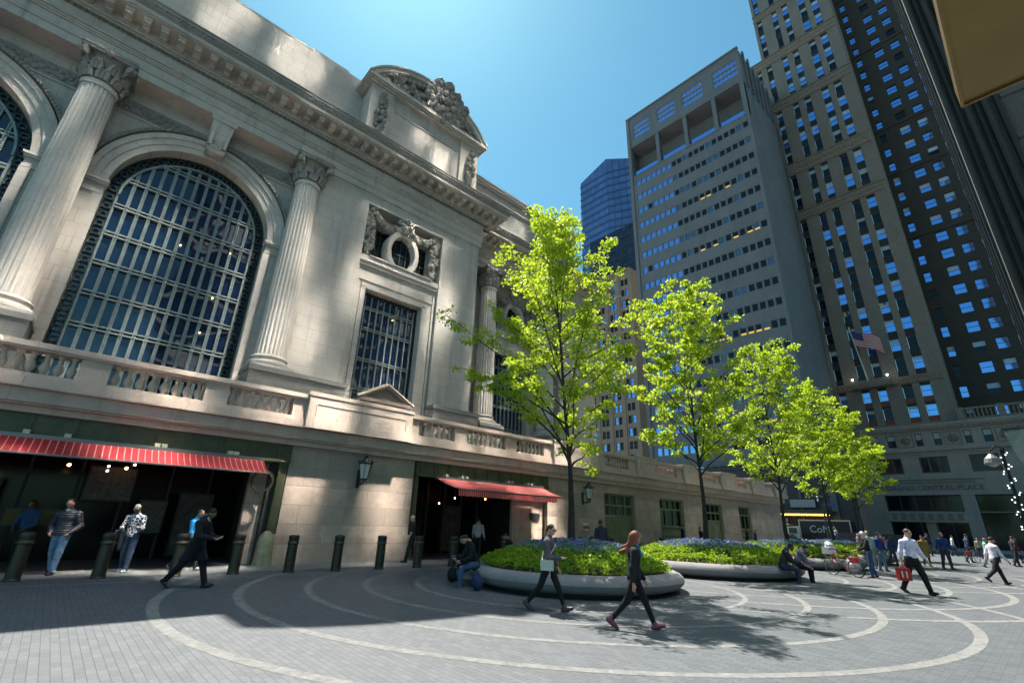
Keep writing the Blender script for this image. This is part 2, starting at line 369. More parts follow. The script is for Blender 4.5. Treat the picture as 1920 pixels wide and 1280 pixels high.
for i, cx in enumerate(BAYS[:2]):
    ks = MB(); ks.add([(cx-.34,22.2,17.05),(cx+.34,22.2,17.05),(cx+.46,21.95,18.74),(cx-.46,21.95,18.74),(cx-.34,23,17.05),(cx+.34,23,17.05),(cx+.46,23,18.74),(cx-.46,23,18.74)],
                      [(0,1,2,3),(1,5,6,2),(4,0,3,7),(0,4,5,1),(3,2,6,7)])
    ks.tube([(cx-.36, 22.25, 17.12), (cx+.36, 22.25, 17.12)], .16, 10); ks.box(cx-.52, cx+.52, 21.9, 23, 18.55, 18.745)
    ks.box(cx-.36, cx-.24, 22.0, 22.3, 17.25, 18.5); ks.box(cx+.24, cx+.36, 22.0, 22.3, 17.25, 18.5)
    for j in range(26): ks.blob((cx+rnd.uniform(-.2, .2), 22.1, 17.2+rnd.random()*.5), .09, j)
    ks.build('keystone', LIME, term)
# columns
def column_meshes():
    fl = lambda a, z: 1-.085*max(0, math.cos(a*22))**.7
    s = MB(); prof = [(.645, 0), (.65, .05), (.64, .5), (.632, 3.3), (.605, 6.2), (.57, 8.4), (.555, 9.1)]
    n = 22*6
    s.lathe([(r+.0, z) for r, z in prof], (0, 0, 8.08), n, rf=fl)
    s.lathe([(.60, 9.1), (.585, 9.16), (.60, 9.22), (.62, 9.28), (.56, 9.32)], (0, 0, 8.08), 40)
    b = MB(); b.box(-.9, .9, -.9, .9, 7.42, 7.56)
    b.lathe([(.86, 7.56), (.9, 7.62), (.89, 7.72), (.82, 7.78), (.74, 7.8), (.72, 7.88), (.76, 7.92), (.78, 7.97), (.74, 8.03), (.67, 8.06), (.66, 8.1)], (0, 0, 0), 48)
    c = MB(); c.lathe([(.56, 17.38), (.57, 17.7), (.60, 18.1), (.72, 18.45), (.78, 18.5)], (0, 0, 0), 32)
    for t, (z, r, q, h) in enumerate(((17.45, .6, 8, .38), (17.8, .66, 8, .38))):
        for i in range(q):
            a = 2*PI*(i+.5*t)/q; e = Vector((math.cos(a), math.sin(a), 0)); tt = Vector((-math.sin(a), math.cos(a), 0))
            for w_ in (-1, 0, 1):
                c.tube([e*r*.98+tt*w_*.12+Z_*z, e*(r+.04)+tt*w_*.14+Z_*(z+h*.55), e*(r+.13)+tt*w_*.09+Z_*(z+h), e*(r+.2)+tt*w_*.05+Z_*(z+h*.82)], [.09, .1, .08, .05], 5)
    for sx in (-1, 1):
        for sy in (-1, 1):
            p = Vector((sx*.74, sy*.74, 18.33)); d = Vector((sx, -sy, 0)).normalized()
            c.tube([p-d*.11, p+d*.11], .17, 9); c.tube([Vector((sx*.5, sy*.5, 18.0)), Vector((sx*.66, sy*.66, 18.3))], [.06, .1], 6)
    c.box(-.86, .86, -.86, .86, 18.5, 18.62); c.box(-.9, .9, -.9, .9, 18.62, 18.75); c.blob((0, -.86, 18.55), .15, 1)
    return s.mesh('shaft', COLM, smooth=True), b.mesh('base', LIME, smooth=False), c.mesh('capital', CARVE)
msh, mba, mca = column_meshes(); msh.set_sharp_from_angle(angle=R(40))
for (x, y) in ((5.42, 22.05), (-2.97, 22.05), (-11.35, 22.05), (19.35, 24.1), (25.3, 24.1)):
    c = meshobj('column', msh, term, (x-5, y-24, 0)); meshobj('column_base', mba, c); meshobj('capital', mca, c)
# pedestals under columns and pavilion
def pedestal(x0, x1, y0, y1=24):
    pe = MB()
    pe.box(x0-.06, x1+.06, y0-.06, y1, 7.22, 7.42); pe.box(x0, x1, y0, y1, 6.3, 7.22); pe.box(x0-.12, x1+.12, y0-.12, y1, 6.0, 6.3); pe.box(x0-.2, x1+.2, y0-.2, y1, 5.2, 6.0); pe.build('pedestal', PED, term)
pedestal(4.55, 8.7, 21.15); pedestal(13.78, 16.9, 21.4); pedestal(-3.9, -2.05, 21.05); pedestal(-12.3, -10.4, 21.05); pedestal(18.4, 20.3, 23.1, 25.5); pedestal(24.4, 26.2, 23.1, 25.5); pedestal(26.85, 31.4, 23.7, 26)
# --- windows
def arched_window(cx):
    g = MB(); y = 23.5; n = 28
    P = [(cx-BR*math.cos(PI*i/n), ZS+BR*math.sin(PI*i/n)) for i in range(n+1)]
    g.add([(cx, y, ZS)]+[(a, y, z) for a, z in P], [(0, i+1, i+2) for i in range(n)]); g.quad((cx-BR, y, 5.7), (cx+BR, y, 5.7), (cx+BR, y, ZS), (cx-BR, y, ZS))
    gl = g.build('arched_window', PANE, term)
    f = MB(); ri = 2.62
    zt = lambda x: ZS+math.sqrt(max(0, ri*ri-(x-cx)**2))
    for i in range(14):
        x = cx-ri+2*ri*i/13
        if i in (0, 13): 
            for d in (0,): f.box(x-.035, x+.035, y-.12, y-.02, 5.7, ZS)
            continue
        f.box(x-.062, x-.022, y-.14, y-.02, 5.7, zt(x)); f.box(x+.022, x+.062, y-.14, y-.02, 5.7, zt(x)); f.box(x-.02, x+.02, y-.09, y-.02, 5.7, zt(x))
    z = 6.78
    while z < ZS+2.4:
        hwz = ri if z < ZS else math.sqrt(ri*ri-(z-ZS)**2)
        for dz in (-.075, .075): f.box(cx-hwz, cx+hwz, y-.155, y-.02, z+dz-.032, z+dz+.032)
        z += 1.32
    f.ring((cx, y, ZS), X_, Z_, -Y_, [(ri-.06, .0), (ri-.06, .16), (ri+.02, .16), (ri+.02, .0)], 0, PI, 32)
    f.build('glazing_bars', VERDL, gl)
    b = MB()                # iron border of rings
    b.ring((cx, y, ZS), X_, Z_, -Y_, [(ri+.02, .02), (ri+.02, .1), (ri+.07, .1), (ri+.07, .02)], 0, PI, 32)
    b.ring((cx, y, ZS), X_, Z_, -Y_, [(BR-.06, .02), (BR-.06, .1), (BR, .1)], 0, PI, 32)
    cs = [(cx+2.835*math.cos(PI*(i+.5)/22), ZS+2.835*math.sin(PI*(i+.5)/22)) for i in range(22)]
    zz = ZS-.22
    while zz > 6: cs += [(cx-2.835, zz), (cx+2.835, zz)]; zz -= .42
    for (px_, pz_) in cs:
        b.ring((px_, y-.02, pz_), X_, Z_, -Y_, [(.09, 0), (.09, .07), (.145, .07), (.145, 0)], 0, 2*PI, 12)
        for q in range(4):
            a = PI/4+q*PI/2; b.blob((px_+.185*math.cos(a), y-.05, pz_+.185*math.sin(a)), .055, q)
    for s in (-1, 1):
        for r in (ri+.02, BR-.06): xs = sorted((cx+s*r, cx+s*(r+.05))); b.box(xs[0], xs[1], y-.1, y-.02, 5.7, ZS)
    b.build('iron_border', VERD, gl)
for cx in BAYS[:2]: arched_window(cx)
def tall_window(x0, x1, y, z0, z1, nx, zs):
    g = MB(); g.quad((x0, y, z0), (x1, y, z0), (x1, y, z1), (x0, y, z1)); gl = g.build('tall_window', PANE, term)
    f = MB(); b = MB(); e = .24
    for i in range(nx+1):
        x = x0+e+(x1-x0-2*e)*i/nx; f.box(x-.03, x+.03, y-.12, y-.02, z0, z1-e)
        if i < nx: xm = x+(x1-x0-2*e)/nx/2; 
    for z in zs:
        for dz in (-.06, .06): f.box(x0+e, x1-e, y-.14, y-.02, z+dz-.025, z+dz+.025)
    f.build('glazing_bars', VERDL, gl)
    pts = [(x0+.12, z) for z in np.arange(z0+.1, z1-.1, .29)]+[(x1-.12, z) for z in np.arange(z0+.1, z1-.1, .29)]+[(x, z1-.12) for x in np.arange(x0+.35, x1-.3, .29)]
    for (px_, pz_) in pts:
        b.ring((px_, y-.02, pz_), X_, Z_, -Y_, [(.05, 0), (.05, .06), (.1, .06), (.1, 0)], 0, 2*PI, 10); b.blob((px_+.0, y-.06, pz_+.145), .05, 2)
    for xx in (x0+.01, x0+.22, x1-.24, x1-.03): b.box(xx, xx+.02, y-.09, y-.02, z0, z1)
    b.box(x0, x1, y-.09, y-.02, z1-.24, z1-.21); b.build('iron_border', VERD, gl)
tall_window(9.39, 12.88, 22.75, 5.7, 13.1, 8, (7.75, 9.3, 11.0, 12.2))
tall_window(20.6, 24.1, 25.4, 5.7, 13.2, 8, (7.75, 9.3, 11.0, 12.2))
# oval windows with side lights and garlands
def oval(cx, y, zc_, carve=True):
    g = MB(); n = 32
    for (a, b, z0, z1) in ((cx-1.85, cx-.5, 15.05, 17.25), (cx+.5, cx+1.85, 15.05, 17.25)): g.quad((a, y+.54, z0), (b, y+.54, z0), (b, y+.54, z1), (a, y+.54, z1))
    g.add([(cx, y+.35, zc_)]+[(cx+.78*math.cos(2*PI*i/n), y+.35, zc_+1.12*math.sin(2*PI*i/n)) for i in range(n)], [(0, i+1, (i+1) % n+1) for i in range(n)])
    gl = g.build('oval_window', PANED, term)
    r = MB(); r.ring((cx, y, zc_), X_, Z_, -Y_, [(.74, -.5), (.74, .1), (.78, .16), (1.0, .18), (1.06, .1), (1.08, -.55)], 0, 2*PI, 40, rx=1.0, rz=1.38)
    r.build('stone_ring', LIME, gl, auto=40)
    f = MB()
    for k in range(-1, 2): f.box(cx+k*.38-.02, cx+k*.38+.02, y+.26, y+.34, zc_-1.05, zc_+1.05)
    for k in (-.7, 0, .7): f.box(cx-.72, cx+.72, y+.26, y+.34, zc_+k-.02, zc_+k+.02)
    for s in (-1, 1):
        for k in (1.25, 1.5): f.box(cx+s*k-.02, cx+s*k+.02, y+.46, y+.53, 15.05, 17.25)
        for k in range(6): f.box(min(cx+s*1.0, cx+s*1.85), max(cx+s*1.0, cx+s*1.85), y+.46, y+.53, 15.2+k*.38, 15.23+k*.38)
    f.build('glazing_bars', VERD, gl)
    c = MB(); rr = random.Random(5)
    for s in (-1, 1):
        for i in range(150):
            z = 15.1+3.0*rr.random(); q = .28*math.sin(min(1, (z-15.0)/1.0)*PI/2)
            c.blob((cx+s*2.15+rr.uniform(-q, q), y+.1-rr.random()*.22, z), rr.uniform(.07, .17), i)
        for i in range(90):
            t = rr.random(); x = cx+s*(2.0-1.9*t); z = 17.85-.65*math.sin(t*PI)*.9-(.15 if t > .8 else 0)
            c.blob((x, y+.05-rr.random()*.2, z+rr.uniform(-.15, .15)), rr.uniform(.08, .17), i)
    for i in range(60): c.blob((cx+rr.uniform(-.45, .45), y-.05-rr.random()*.25, 17.6+rr.uniform(-.35, .45)), rr.uniform(.1, .2), i)
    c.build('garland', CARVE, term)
oval(11.25, 22.3, 16.05); oval(22.35, 24.9-.2, 16.05)
# small lamps seen burning inside the hall
for x, z in ((3.1, 13.0), (1.2, 12.6), (2.8, 8.9), (2.9, 10.6), (11.4, 12.0), (11.3, 7.9), (12.4, 14.3)):
    b = MB(); b.blob((x, 23.42 if x < 5 else 22.7, z), .035, 1); b.build('hall_lamp', BULB, term)

# ================================================================== THE VIADUCT IN FRONT
via = thing('viaduct', 'pink granite road viaduct with a stone balustrade wrapped round the terminal base', 'viaduct', (10, 18, 0))
YW, YF = 18.7, 18.1
v = MB()
v.box(6.05, 11.35, YW, 20, .98, 4.02); v.box(5.98, 11.42, YW-.05, 20, .88, .98); v.box(6.0, 11.4, YW-.09, 20, 0, .88)
# long wall to the east with its openings
OP = [(25.0, 28.3, 0, 3.5), (31.35, 34.7, .8, 3.5), (37.85, 41.0, 0, 3.5), (44.2, 46.6, .8, 3.5)]
xx = 19.9
for (a, b, z0, z1) in OP:
    v.box(xx, a, YW, 20, 0, 4.02); v.box(a, b, YW, 20, z1, 4.02)
    if z0: v.box(a, b, YW+.02, 20, 0, z0)
    xx = b
v.box(xx, 49.5, YW, 26, 0, 4.02); 
for a, b in ((19.9, 25.0), (28.3, 31.35), (34.7, 37.85), (41.0, 44.2), (46.6, 49.55)):
    v.box(a-.001, b+.001, YW-.05, YW+.01, .78, .88); v.box(a-.001, b+.001, YW-.09, YW+.01, 0, .78)
v.box(54-4.5, 54, YW, 19.3, 0, 4.02)
v.box(-20, 54, 19.4, 24.5, 4.05, 5.0)     # roadway deck
v.build('wall', GRAN, via)
c = MB()
for z0, z1, y in ((4.02, 4.2, 18.45), (4.2, 4.26, 18.3), (4.26, 4.62, 18.2)): c.box(-20, 54.2, y, 19.6, z0, z1)
c.box(-20, 54.3, 18.02, 19.6, 4.64, 4.9); c.box(-20, 54.3, 18.06, 19.6, 4.62, 4.64); c.box(-20, 54.3, 18.08, 18.7, 4.9, 5.02)
c.build('string_course', GRANB, via)
RUNS = [(-13.0, -8.2), (-7.4, -4.6), (-3.9, -.42), (.28, 2.77), (3.47, 5.62), (11.05, 13.0), (13.72, 16.2), (16.96, 19.0), (24.5, 27.0), (30.4, 33.1), (37.0, 39.3), (43.3, 45.2)]
bl = MB(); px_ = -20
for a, b in RUNS: bl.box(px_, a, 18.14, 18.62, 5.02, 5.66); px_ = b
bl.box(px_, 54.2, 18.14, 18.62, 5.02, 5.66)
bl.box(-20, 54.3, 18.05, 18.72, 5.66, 5.72); bl.box(-20, 54.35, 18.0, 18.76, 5.72, 5.88)
for (a, b, z) in ((6.1, 10.55, 5.98), (19.6, 23.9, 6.0), (27.7, 30.0, 6.02), (33.8, 36.3, 6.04), (39.9, 42.6, 6.04), (45.9, 48.6, 6.04), (51.2, 54.3, 6.04)):
    bl.box(a, b, 17.9, 18.8, 4.9, z-.14); bl.box(a-.05, b+.05, 17.86, 18.84, z-.14, z); bl.box(a-.02, b+.02, 17.86, 18.5, 4.64, 4.9)
    bl.box(a+.28, b-.28, 17.875, 17.9, z-.45, z-.41); bl.box(a+.28, a+.32, 17.875, 17.9, 5.1, z-.45); bl.box(b-.32, b-.28, 17.875, 17.9, 5.1, z-.45)
bal = bl.build('balustrade', GRANB, via)
m = MB(); m.lathe([(.085, 0), (.085, .05), (.05, .08), (.1, .16), (.118, .24), (.1, .33), (.052, .44), (.045, .47), (.075, .5), (.05, .53), (.08, .58), (.09, .62), (.09, .645)], (0, 0, 0), 14, rf=None)
mb_ = m.mesh('baluster', GRANB, smooth=True); mb_.set_sharp_from_angle(angle=R(50))
for a, b in RUNS:
    k = max(3, round((b-a)/.30))
    for i in range(k): meshobj('baluster', mb_, bal, (a+(b-a)*(i+.5)/k-10, .38, 5.018))
p = MB(); YP = 20.6           # small stone gable on the parapet
p.add([(9.2, YP, 6.85), (11.8, YP, 6.85), (10.5, YP, 7.5), (9.2, YP+.6, 6.85), (11.8, YP+.6, 6.85), (10.5, YP+.6, 7.5)], [(0, 1, 2), (0, 2, 5, 3), (1, 4, 5, 2), (0, 3, 4, 1)])
for (s, e) in (((9.05, 6.8), (10.5, 7.6)), ((10.5, 7.6), (11.95, 6.8))): p.tube([(s[0], YP-.12, s[1]), (e[0], YP-.12, e[1])], .13, 4)
p.box(9.1, 11.9, YP-.2, YP+.6, 6.68, 6.84); p.box(9.3, 11.7, YP, YP+.6, 5.0, 6.75); p.build('gable', stone('brown_stone', (.24, .20, .17), (.22, .18, .155), (.12, .1, .09), 3, 3), via)
# green steel girders over the two shop openings
gd = MB()
def girder(x0, x1, y=18.62):
    gd.box(x0, x1, y, y+.3, 3.46, 4.03); gd.box(x0, x1, y-.09, y+.3, 3.38, 3.47); x = x0+.2
    while x < x1:
        gd.box(x-.045, x+.045, y-.035, y, 3.475, 4.02)
        for s in (-.1, .1):
            for k in range(7): gd.blob((x+s, y-.003, 3.52+k*.08), .014, k)
        x += .78 if x0 > 5 else .94
    x = x0+.1
    while x < x1: gd.blob((x, y-.09, 3.425), .017, 1); x += .1
girder(-20, 6.05); girder(11.42, 19.9)
gd.build('steel_girder', GREEN, via)
fl_ = MB()
for x in (-1.0, 1.95, 2.13, 4.0, 4.18, -.15, 13.8, 14.05, 16.7, 16.95, 18.1, 18.35, 12.9):
    fl_.box(x-.075, x+.075, 18.36, 18.6, 3.4, 3.56)
fl_.build('lamp_box', plain('cream_metal', (.42, .42, .30), .5), via)
# recesses behind the openings
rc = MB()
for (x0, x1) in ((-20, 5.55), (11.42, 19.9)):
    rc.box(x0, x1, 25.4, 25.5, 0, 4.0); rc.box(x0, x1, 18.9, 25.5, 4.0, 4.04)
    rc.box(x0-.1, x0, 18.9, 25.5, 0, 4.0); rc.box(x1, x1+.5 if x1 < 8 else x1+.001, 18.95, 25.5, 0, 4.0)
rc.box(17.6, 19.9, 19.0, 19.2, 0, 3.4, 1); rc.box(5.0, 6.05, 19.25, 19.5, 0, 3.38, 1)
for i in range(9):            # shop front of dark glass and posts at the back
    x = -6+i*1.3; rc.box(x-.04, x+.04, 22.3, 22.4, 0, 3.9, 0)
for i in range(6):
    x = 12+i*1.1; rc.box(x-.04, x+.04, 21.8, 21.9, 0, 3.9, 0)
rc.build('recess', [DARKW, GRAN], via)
for i, (x0, x1, z0, z1, c_) in enumerate(((-.9, .2, 1.1, 1.5, 0), (.7, 1.9, 1.9, 2.9, 1), (2.3, 3.0, .9, 1.9, 1), (3.4, 4.4, .2, 2.2, 2), (-2.6, -1.3, .2, 2.4, 2), (12.3, 13.2, 1.0, 2.1, 1), (14.8, 15.9, .2, 2.3, 2))):
    q_ = MB(); q_.box(x0, x1, 21.2, 21.35, z0, z1); q_.box(x0-.05, x1+.05, 21.3, 21.4, z0-.05, z1+.05, 1); q_.build('display_panel', [(plain('yellow_board', (.10, .075, .02), .7), plain('menu_board', (.06, .06, .055), .6, var=.6, vscale=9), plain('shop_shelf', (.035, .03, .03), .6, var=.6, vscale=4))[c_], BLACK], via)
sg = MB(); sg.quad((-7, 22.45, 0), (5.5, 22.45, 0), (5.5, 22.45, 3.9), (-7, 22.45, 3.9)); sg.quad((11.5, 21.95, 0), (17.6, 21.95, 0), (17.6, 21.95, 3.9), (11.5, 21.95, 3.9)); sg.build('shop_front', SHOPG, via)
cb = MB(); cb.tube([(4.75, 18.75, 2.95), (4.9, 18.75, 3.2), (5.2, 18.75, 3.36), (5.6, 18.75, 3.4)], .07, 6); cb.ring((5.25, 18.7, 2.7), X_, Z_, -Y_, [(.3, 0), (.3, .08), (.38, .08), (.38, 0)], 0, 2*PI, 20); cb.build('iron_bracket', GREEN, via); cb = MB()
cb.box(5.72, 6.0, 18.66, 18.9, 0, 3.4); cb.build('iron_post', GREEN, via); cb = MB(); cb.box(11.42, 11.6, 18.66, 18.9, 0, 3.4); cb.build('iron_post', GREEN, via)
for (x, y, z, m_) in ((.1, 20.4, 2.85, BULB), (1.55, 20.8, 2.9, BULB), (1.65, 19.6, 2.95, BULBW), (1.1, 21.2, 2.95, BULBW), (1.1, 21.2, 2.8, BULBW), (-1.6, 20.2, 2.6, BULB), (14.1, 19.3, 2.6, BULBW), (13.7, 20, 2.35, BULBW), (15.9, 19.2, 2.65, BULB)):
    b = MB(); b.blob((x, y, z), .05 if m_ is BULB else .035, 1); b.cur = 1; b.tube([(x, y, z+.04), (x, y, 3.98)], .006, 4); b.build('hanging_bulb', [m_, BLACK], via)
# doors and windows in the east wall
for i, (a, b, z0, z1) in enumerate(OP):
    f = MB(); y = YW+.28; zt = z1-.68
    f.box(a, a+.12, y-.1, y+.1, z0, z1); f.box(b-.12, b, y-.1, y+.1, z0, z1); f.box(a+.12, b-.12, y-.1, y+.1, z1-.1, z1); f.box(a+.12, b-.12, y-.08, y+.1, zt-.07, zt+.05)
    for k in range(1, 4): x = a+(b-a)*k/4; f.box(x-.035, x+.035, y-.06, y+.1, zt+.05, z1-.1)
    if z0 == 0:
        f.box(a+.12, b-.12, y-.07, y+.1, 2.15, 2.25)
        for k in range(1, 4): x = a+(b-a)*k/4; f.box(x-.03, x+.03, y-.06, y+.1, 2.25, zt-.07)
        for k in (0, 1):
            x0 = a+.14+k*(b-a-.26)/2; x1 = x0+(b-a-.3)/2; f.box(x0, x1, y, y+.06, .02, 2.14)
            f.box(x0+.2, x0+.3, y-.03, y+.01, .2, 1.95); f.box(x1-.3, x1-.2, y-.03, y+.01, .2, 1.95); f.box(x0+.3, x1-.3, y-.03, y+.01, .2, .3); f.box(x0+.3, x1-.3, y-.03, y+.01, 1.85, 1.95)
    else:
        for k in range(1, 3): x = a+(b-a)*k/3; f.box(x-.04, x+.04, y-.06, y+.1, 1.75, zt-.07)
        f.box(a+.12, b-.12, y-.14, y-.02, 1.62, 1.72); f.box(a+.12, b-.12, y-.14, y-.02, .84, .92)
        x = a+.25
        while x < b-.2: f.tube([(x, y-.08, .92), (x-.03, y-.08, 1.1), (x+.03, y-.08, 1.45), (x, y-.08, 1.62)], [.03, .055, .025, .03], 6); x += .17
        f.box(a+.12, b-.12, y+.02, y+.08, .8, 1.62)
    fo = f.build('door' if z0 == 0 else 'window', GREENL, via)
    g = MB(); g.quad((a+.1, y+.03, 2.2 if z0 == 0 else 1.6), (b-.1, y+.03, 2.2 if z0 == 0 else 1.6), (b-.1, y+.03, zt), (a+.1, y+.03, zt)); g.quad((a+.1, y+.05, zt), (b-.1, y+.05, zt), (b-.1, y+.05, z1-.05), (a+.1, y+.05, z1-.05)); g.build('pane', [SHOPG if i != 0 else glassy('dusty_glass', (.05, .06, .06), .3, 0, .3)], fo)
# wall lanterns
def lantern(x, label):
    t = thing('wall_lantern', label, 'lantern', (x, YW, 3.0), 'black iron lanterns on the granite wall'); y = YW-.5
    f = MB()
    f.tube([(x, YW, 2.95), (x, YW-.2, 2.8), (x, y, 2.85), (x, y, 3.0)], .035, 6); f.box(x-.07, x+.07, YW-.05, YW+.02, 2.7, 3.4)
    f.tube([(x, YW-.02, 3.35), (x, YW-.25, 3.3), (x, y+.12, 3.08)], .02, 5)
    f.lathe([(.05, 0), (.13, .03), (.15, .08)], (x, y, 2.96), 6); f.lathe([(.27, .62), (.29, .66), (.24, .70), (.14, .82), (.07, .88), (.09, .92), (.03, .97), (.012, 1.05)], (x, y, 2.96), 12)
    for k in range(6):
        a = 2*PI*k/6; f.tube([(x+.15*math.cos(a), y+.15*math.sin(a), 3.03), (x+.25*math.cos(a), y+.25*math.sin(a), 3.60)], .016, 4); f.blob((x+.29*math.cos(a), y+.29*math.sin(a), 3.68), .045, k)
    for k in range(3): a = 2*PI*k/3; f.tube([(x+.1*math.cos(a), y+.1*math.sin(a), 2.98), (x+.13*math.cos(a), y+.13*math.sin(a), 2.84)], .02, 5)
    f.build('frame', VERD, t); g = MB(); g.lathe([(.14, .06), (.24, .62)], (x, y, 2.97), 6, cap=False); g.build('lamp_glass', plain('milky_glass', (.5, .52, .50), .3), t)
lantern(8.8, 'black iron lantern on the granite pier between the two awnings'); lantern(22.9, 'black iron lantern on the granite wall behind the slim tree trunk')
# awnings
def stripes(name, c1, c2, per, th=.5):
    m, t, b = nodes(name); s = N(t, 'ShaderNodeSeparateXYZ'); t.links.new(objco(t), s.inputs[0])
    a = N(t, 'ShaderNodeMath', operation='MULTIPLY'); t.links.new(s.outputs[0], a.inputs[0]); a.inputs[1].default_value = 1/per
    f = N(t, 'ShaderNodeMath', operation='FRACT'); t.links.new(a.outputs[0], f.inputs[0]); g = N(t, 'ShaderNodeMath', operation='LESS_THAN'); t.links.new(f.outputs[0], g.inputs[0]); g.inputs[1].default_value = th
    t.links.new(mixc(t, g.outputs[0], c1, c2), b.inputs['Base Color']); b.inputs['Roughness'].default_value = .8
    tr = N(t, 'ShaderNodeBsdfTranslucent'); tr.inputs[0].default_value = (.6, .02, .03, 1); mx = N(t, 'ShaderNodeMixShader'); mx.inputs[0].default_value = .25
    t.links.new(b.outputs[0], mx.inputs[1]); t.links.new(tr.outputs[0], mx.inputs[2]); t.links.new(mx.outputs[0], t.nodes['Material Output'].inputs[0]); return m
AW1 = stripes('red_stripe_cloth', (.30, .006, .018), (.50, .30, .24), .165, .14); AW2 = stripes('red_fine_stripe_cloth', (.32, .008, .020), (.48, .30, .25), .11, .28)
def awning(x0, x1, y0, y1, z0, z1, mat, label, drop=.0, crank=False):
    t = thing('awning', label, 'awning', (x0, y0, z0)); c = MB(); n = int((x1-x0)/.1); k = 5; P = []
    for i in range(n+1):
        x = x0+(x1-x0)*i/n
        for j in range(k+1):
            q = j/k; sag = .05*math.sin(q*PI)+.012*math.sin(i*.9)*q
            P.append((x+(.5*q if drop else 0), y0+(y1-y0)*q, z0+(z1-z0)*q-sag))
    c.add(P, [(i*(k+1)+j, (i+1)*(k+1)+j, (i+1)*(k+1)+j+1, i*(k+1)+j+1) for i in range(n) for j in range(k)])
    if drop:
        P = []
        for i in range(n+1):
            x = x0+.5+(x1-x0)*i/n; P += [(x, y1, z1-.01), (x, y1-.03+.02*math.sin(i*.7), z1-drop-.015*(i % 3))]
        c.add(P, [(2*i, 2*i+2, 2*i+3, 2*i+1) for i in range(int(n*.92))])
    c.build('cloth', mat, t)
    f = MB(); f.tube([(x0+(.5 if drop else 0), y1, z1-.005), (x1+(.5 if drop else 0), y1, z1-.005)], .028, 6); f.box(x0, x1, y0-.02, y0+.12, z0-.05, z0+.09)
    for q in (.12, .5, .88): x = x0+(x1-x0)*q; f.tube([(x, y0+.05, z0-.1), (x+.35, (y0+y1)/2, (z0+z1)/2-.15), (x+.2, y1, z1-.03)], .02, 5)
    f.build('frame', plain('awning_bar', (.16, .17, .17), .4, .6), t)
    return t
awning(-14, 5.08, 18.35, 17.45, 3.36, 2.88, AW1, 'long red awning with thin pale stripes across the shop arcade')
awning(12.3, 19.2, 18.35, 17.3, 3.36, 2.9, AW2, 'shorter red and white striped awning beside the slim tree trunk', drop=.27)
pq = MB(); pq.box(18.85, 19.55, 18.93, 19.0, 1.75, 2.1); pq.build('plaque', plain('dark_plaque', (.02, .02, .025), .3), via)
hy = thing('wall_hydrant', 'small red and white twin hose inlet on the granite wall', 'hydrant', (23.0, 18.6, 1.5)); h = MB()
for s in (-.12, .12): h.tube([(23.0+s, 18.62, 1.5), (23.0+s*1.3, 18.45, 1.44)], [.05, .07], 10)
h.build('inlet', plain('red_enamel', (.6, .03, .03), .4), hy); h = MB(); h.box(22.8, 23.2, 18.6, 18.625, 1.6, 1.68); h.tube([(23, 18.62, 1.34), (23, 18.5, 1.34)], .05, 8); h.build('plate', plain('white_enamel', (.7, .7, .7), .4), hy)
# ================================================================== GROUND
def pavers():
    m, t, b = nodes('granite_pavers'); co = objco(t)
    s = N(t, 'ShaderNodeSeparateXYZ'); t.links.new(co, s.inputs[0]); c = N(t, 'ShaderNodeCombineXYZ'); t.links.new(s.outputs[1], c.inputs[0]); t.links.new(s.outputs[0], c.inputs[1])
    br = N(t, 'ShaderNodeTexBrick'); t.links.new(c.outputs[0], br.inputs['Vector']); br.inputs['Scale'].default_value = 1; br.inputs['Brick Width'].default_value = .21; br.inputs['Row Height'].default_value = .092
    br.inputs['Mortar Size'].default_value = .0035; br.inputs['Mortar Smooth'].default_value = .2; br.inputs['Bias'].default_value = 0; br.offset = .45
    br.inputs['Color1'].default_value = (.062, .073, .085, 1); br.inputs['Color2'].default_value = (.098, .110, .123, 1); br.inputs['Mortar'].default_value = (.016, .018, .021, 1)
    n1 = noisef(t, co, .5, 5); c1 = mixc(t, ramp(t, n1, .3, .75, 0, .35), br.outputs['Color'], (.06, .067, .073))
    n2 = noisef(t, co, 55, 3, .7); c2 = mixc(t, ramp(t, n2, .45, .75, 0, .35), c1, (.17, .185, .195)); c2 = mixc(t, ramp(t, noisef(t, co, 90, 2), .6, .75, 0, .5), c2, (.035, .038, .042))
    n4 = noisef(t, co, 3.1, 3); c2 = mixc(t, ramp(t, n4, .66, .74, 0, .55), c2, (.05, .052, .055))
    vo = N(t, 'ShaderNodeTexVoronoi'); t.links.new(co, vo.inputs['Vector']); vo.inputs['Scale'].default_value = 1.7; c2 = mixc(t, ramp(t, vo.outputs['Distance'], .035, .05, .75, 0), c2, (.022, .022, .024))
    vo = N(t, 'ShaderNodeTexVoronoi'); t.links.new(co, vo.inputs['Vector']); vo.inputs['Scale'].default_value = .8; c2 = mixc(t, ramp(t, vo.outputs['Distance'], .02, .03, .6, 0), c2, (.3, .31, .31))
    t.links.new(c2, b.inputs['Base Color']); b.inputs['Roughness'].default_value = .62; b.inputs['Specular IOR Level'].default_value = .5
    bn = N(t, 'ShaderNodeBump'); bn.inputs['Strength'].default_value = .5; bn.inputs['Distance'].default_value = .01
    ad = N(t, 'ShaderNodeMath', operation='MULTIPLY_ADD'); t.links.new(br.outputs['Fac'], ad.inputs[0]); ad.inputs[1].default_value = -1; t.links.new(noisef(t, co, 40, 4), ad.inputs[2])
    t.links.new(ad.outputs[0], bn.inputs['Height']); t.links.new(bn.outputs[0], b.inputs['Normal']); return m
PAVE = pavers()
BAND = stone('pale_granite_band', (.42, .42, .405), (.35, .355, .345), (.11, .115, .11), .42, 3, .01, .0, blotch=2.5, bump=.15)
ROAD = plain('asphalt', (.055, .056, .06), .8, var=.3, vscale=2, bump=.5, bscale=90)
g = MB(); S = 900
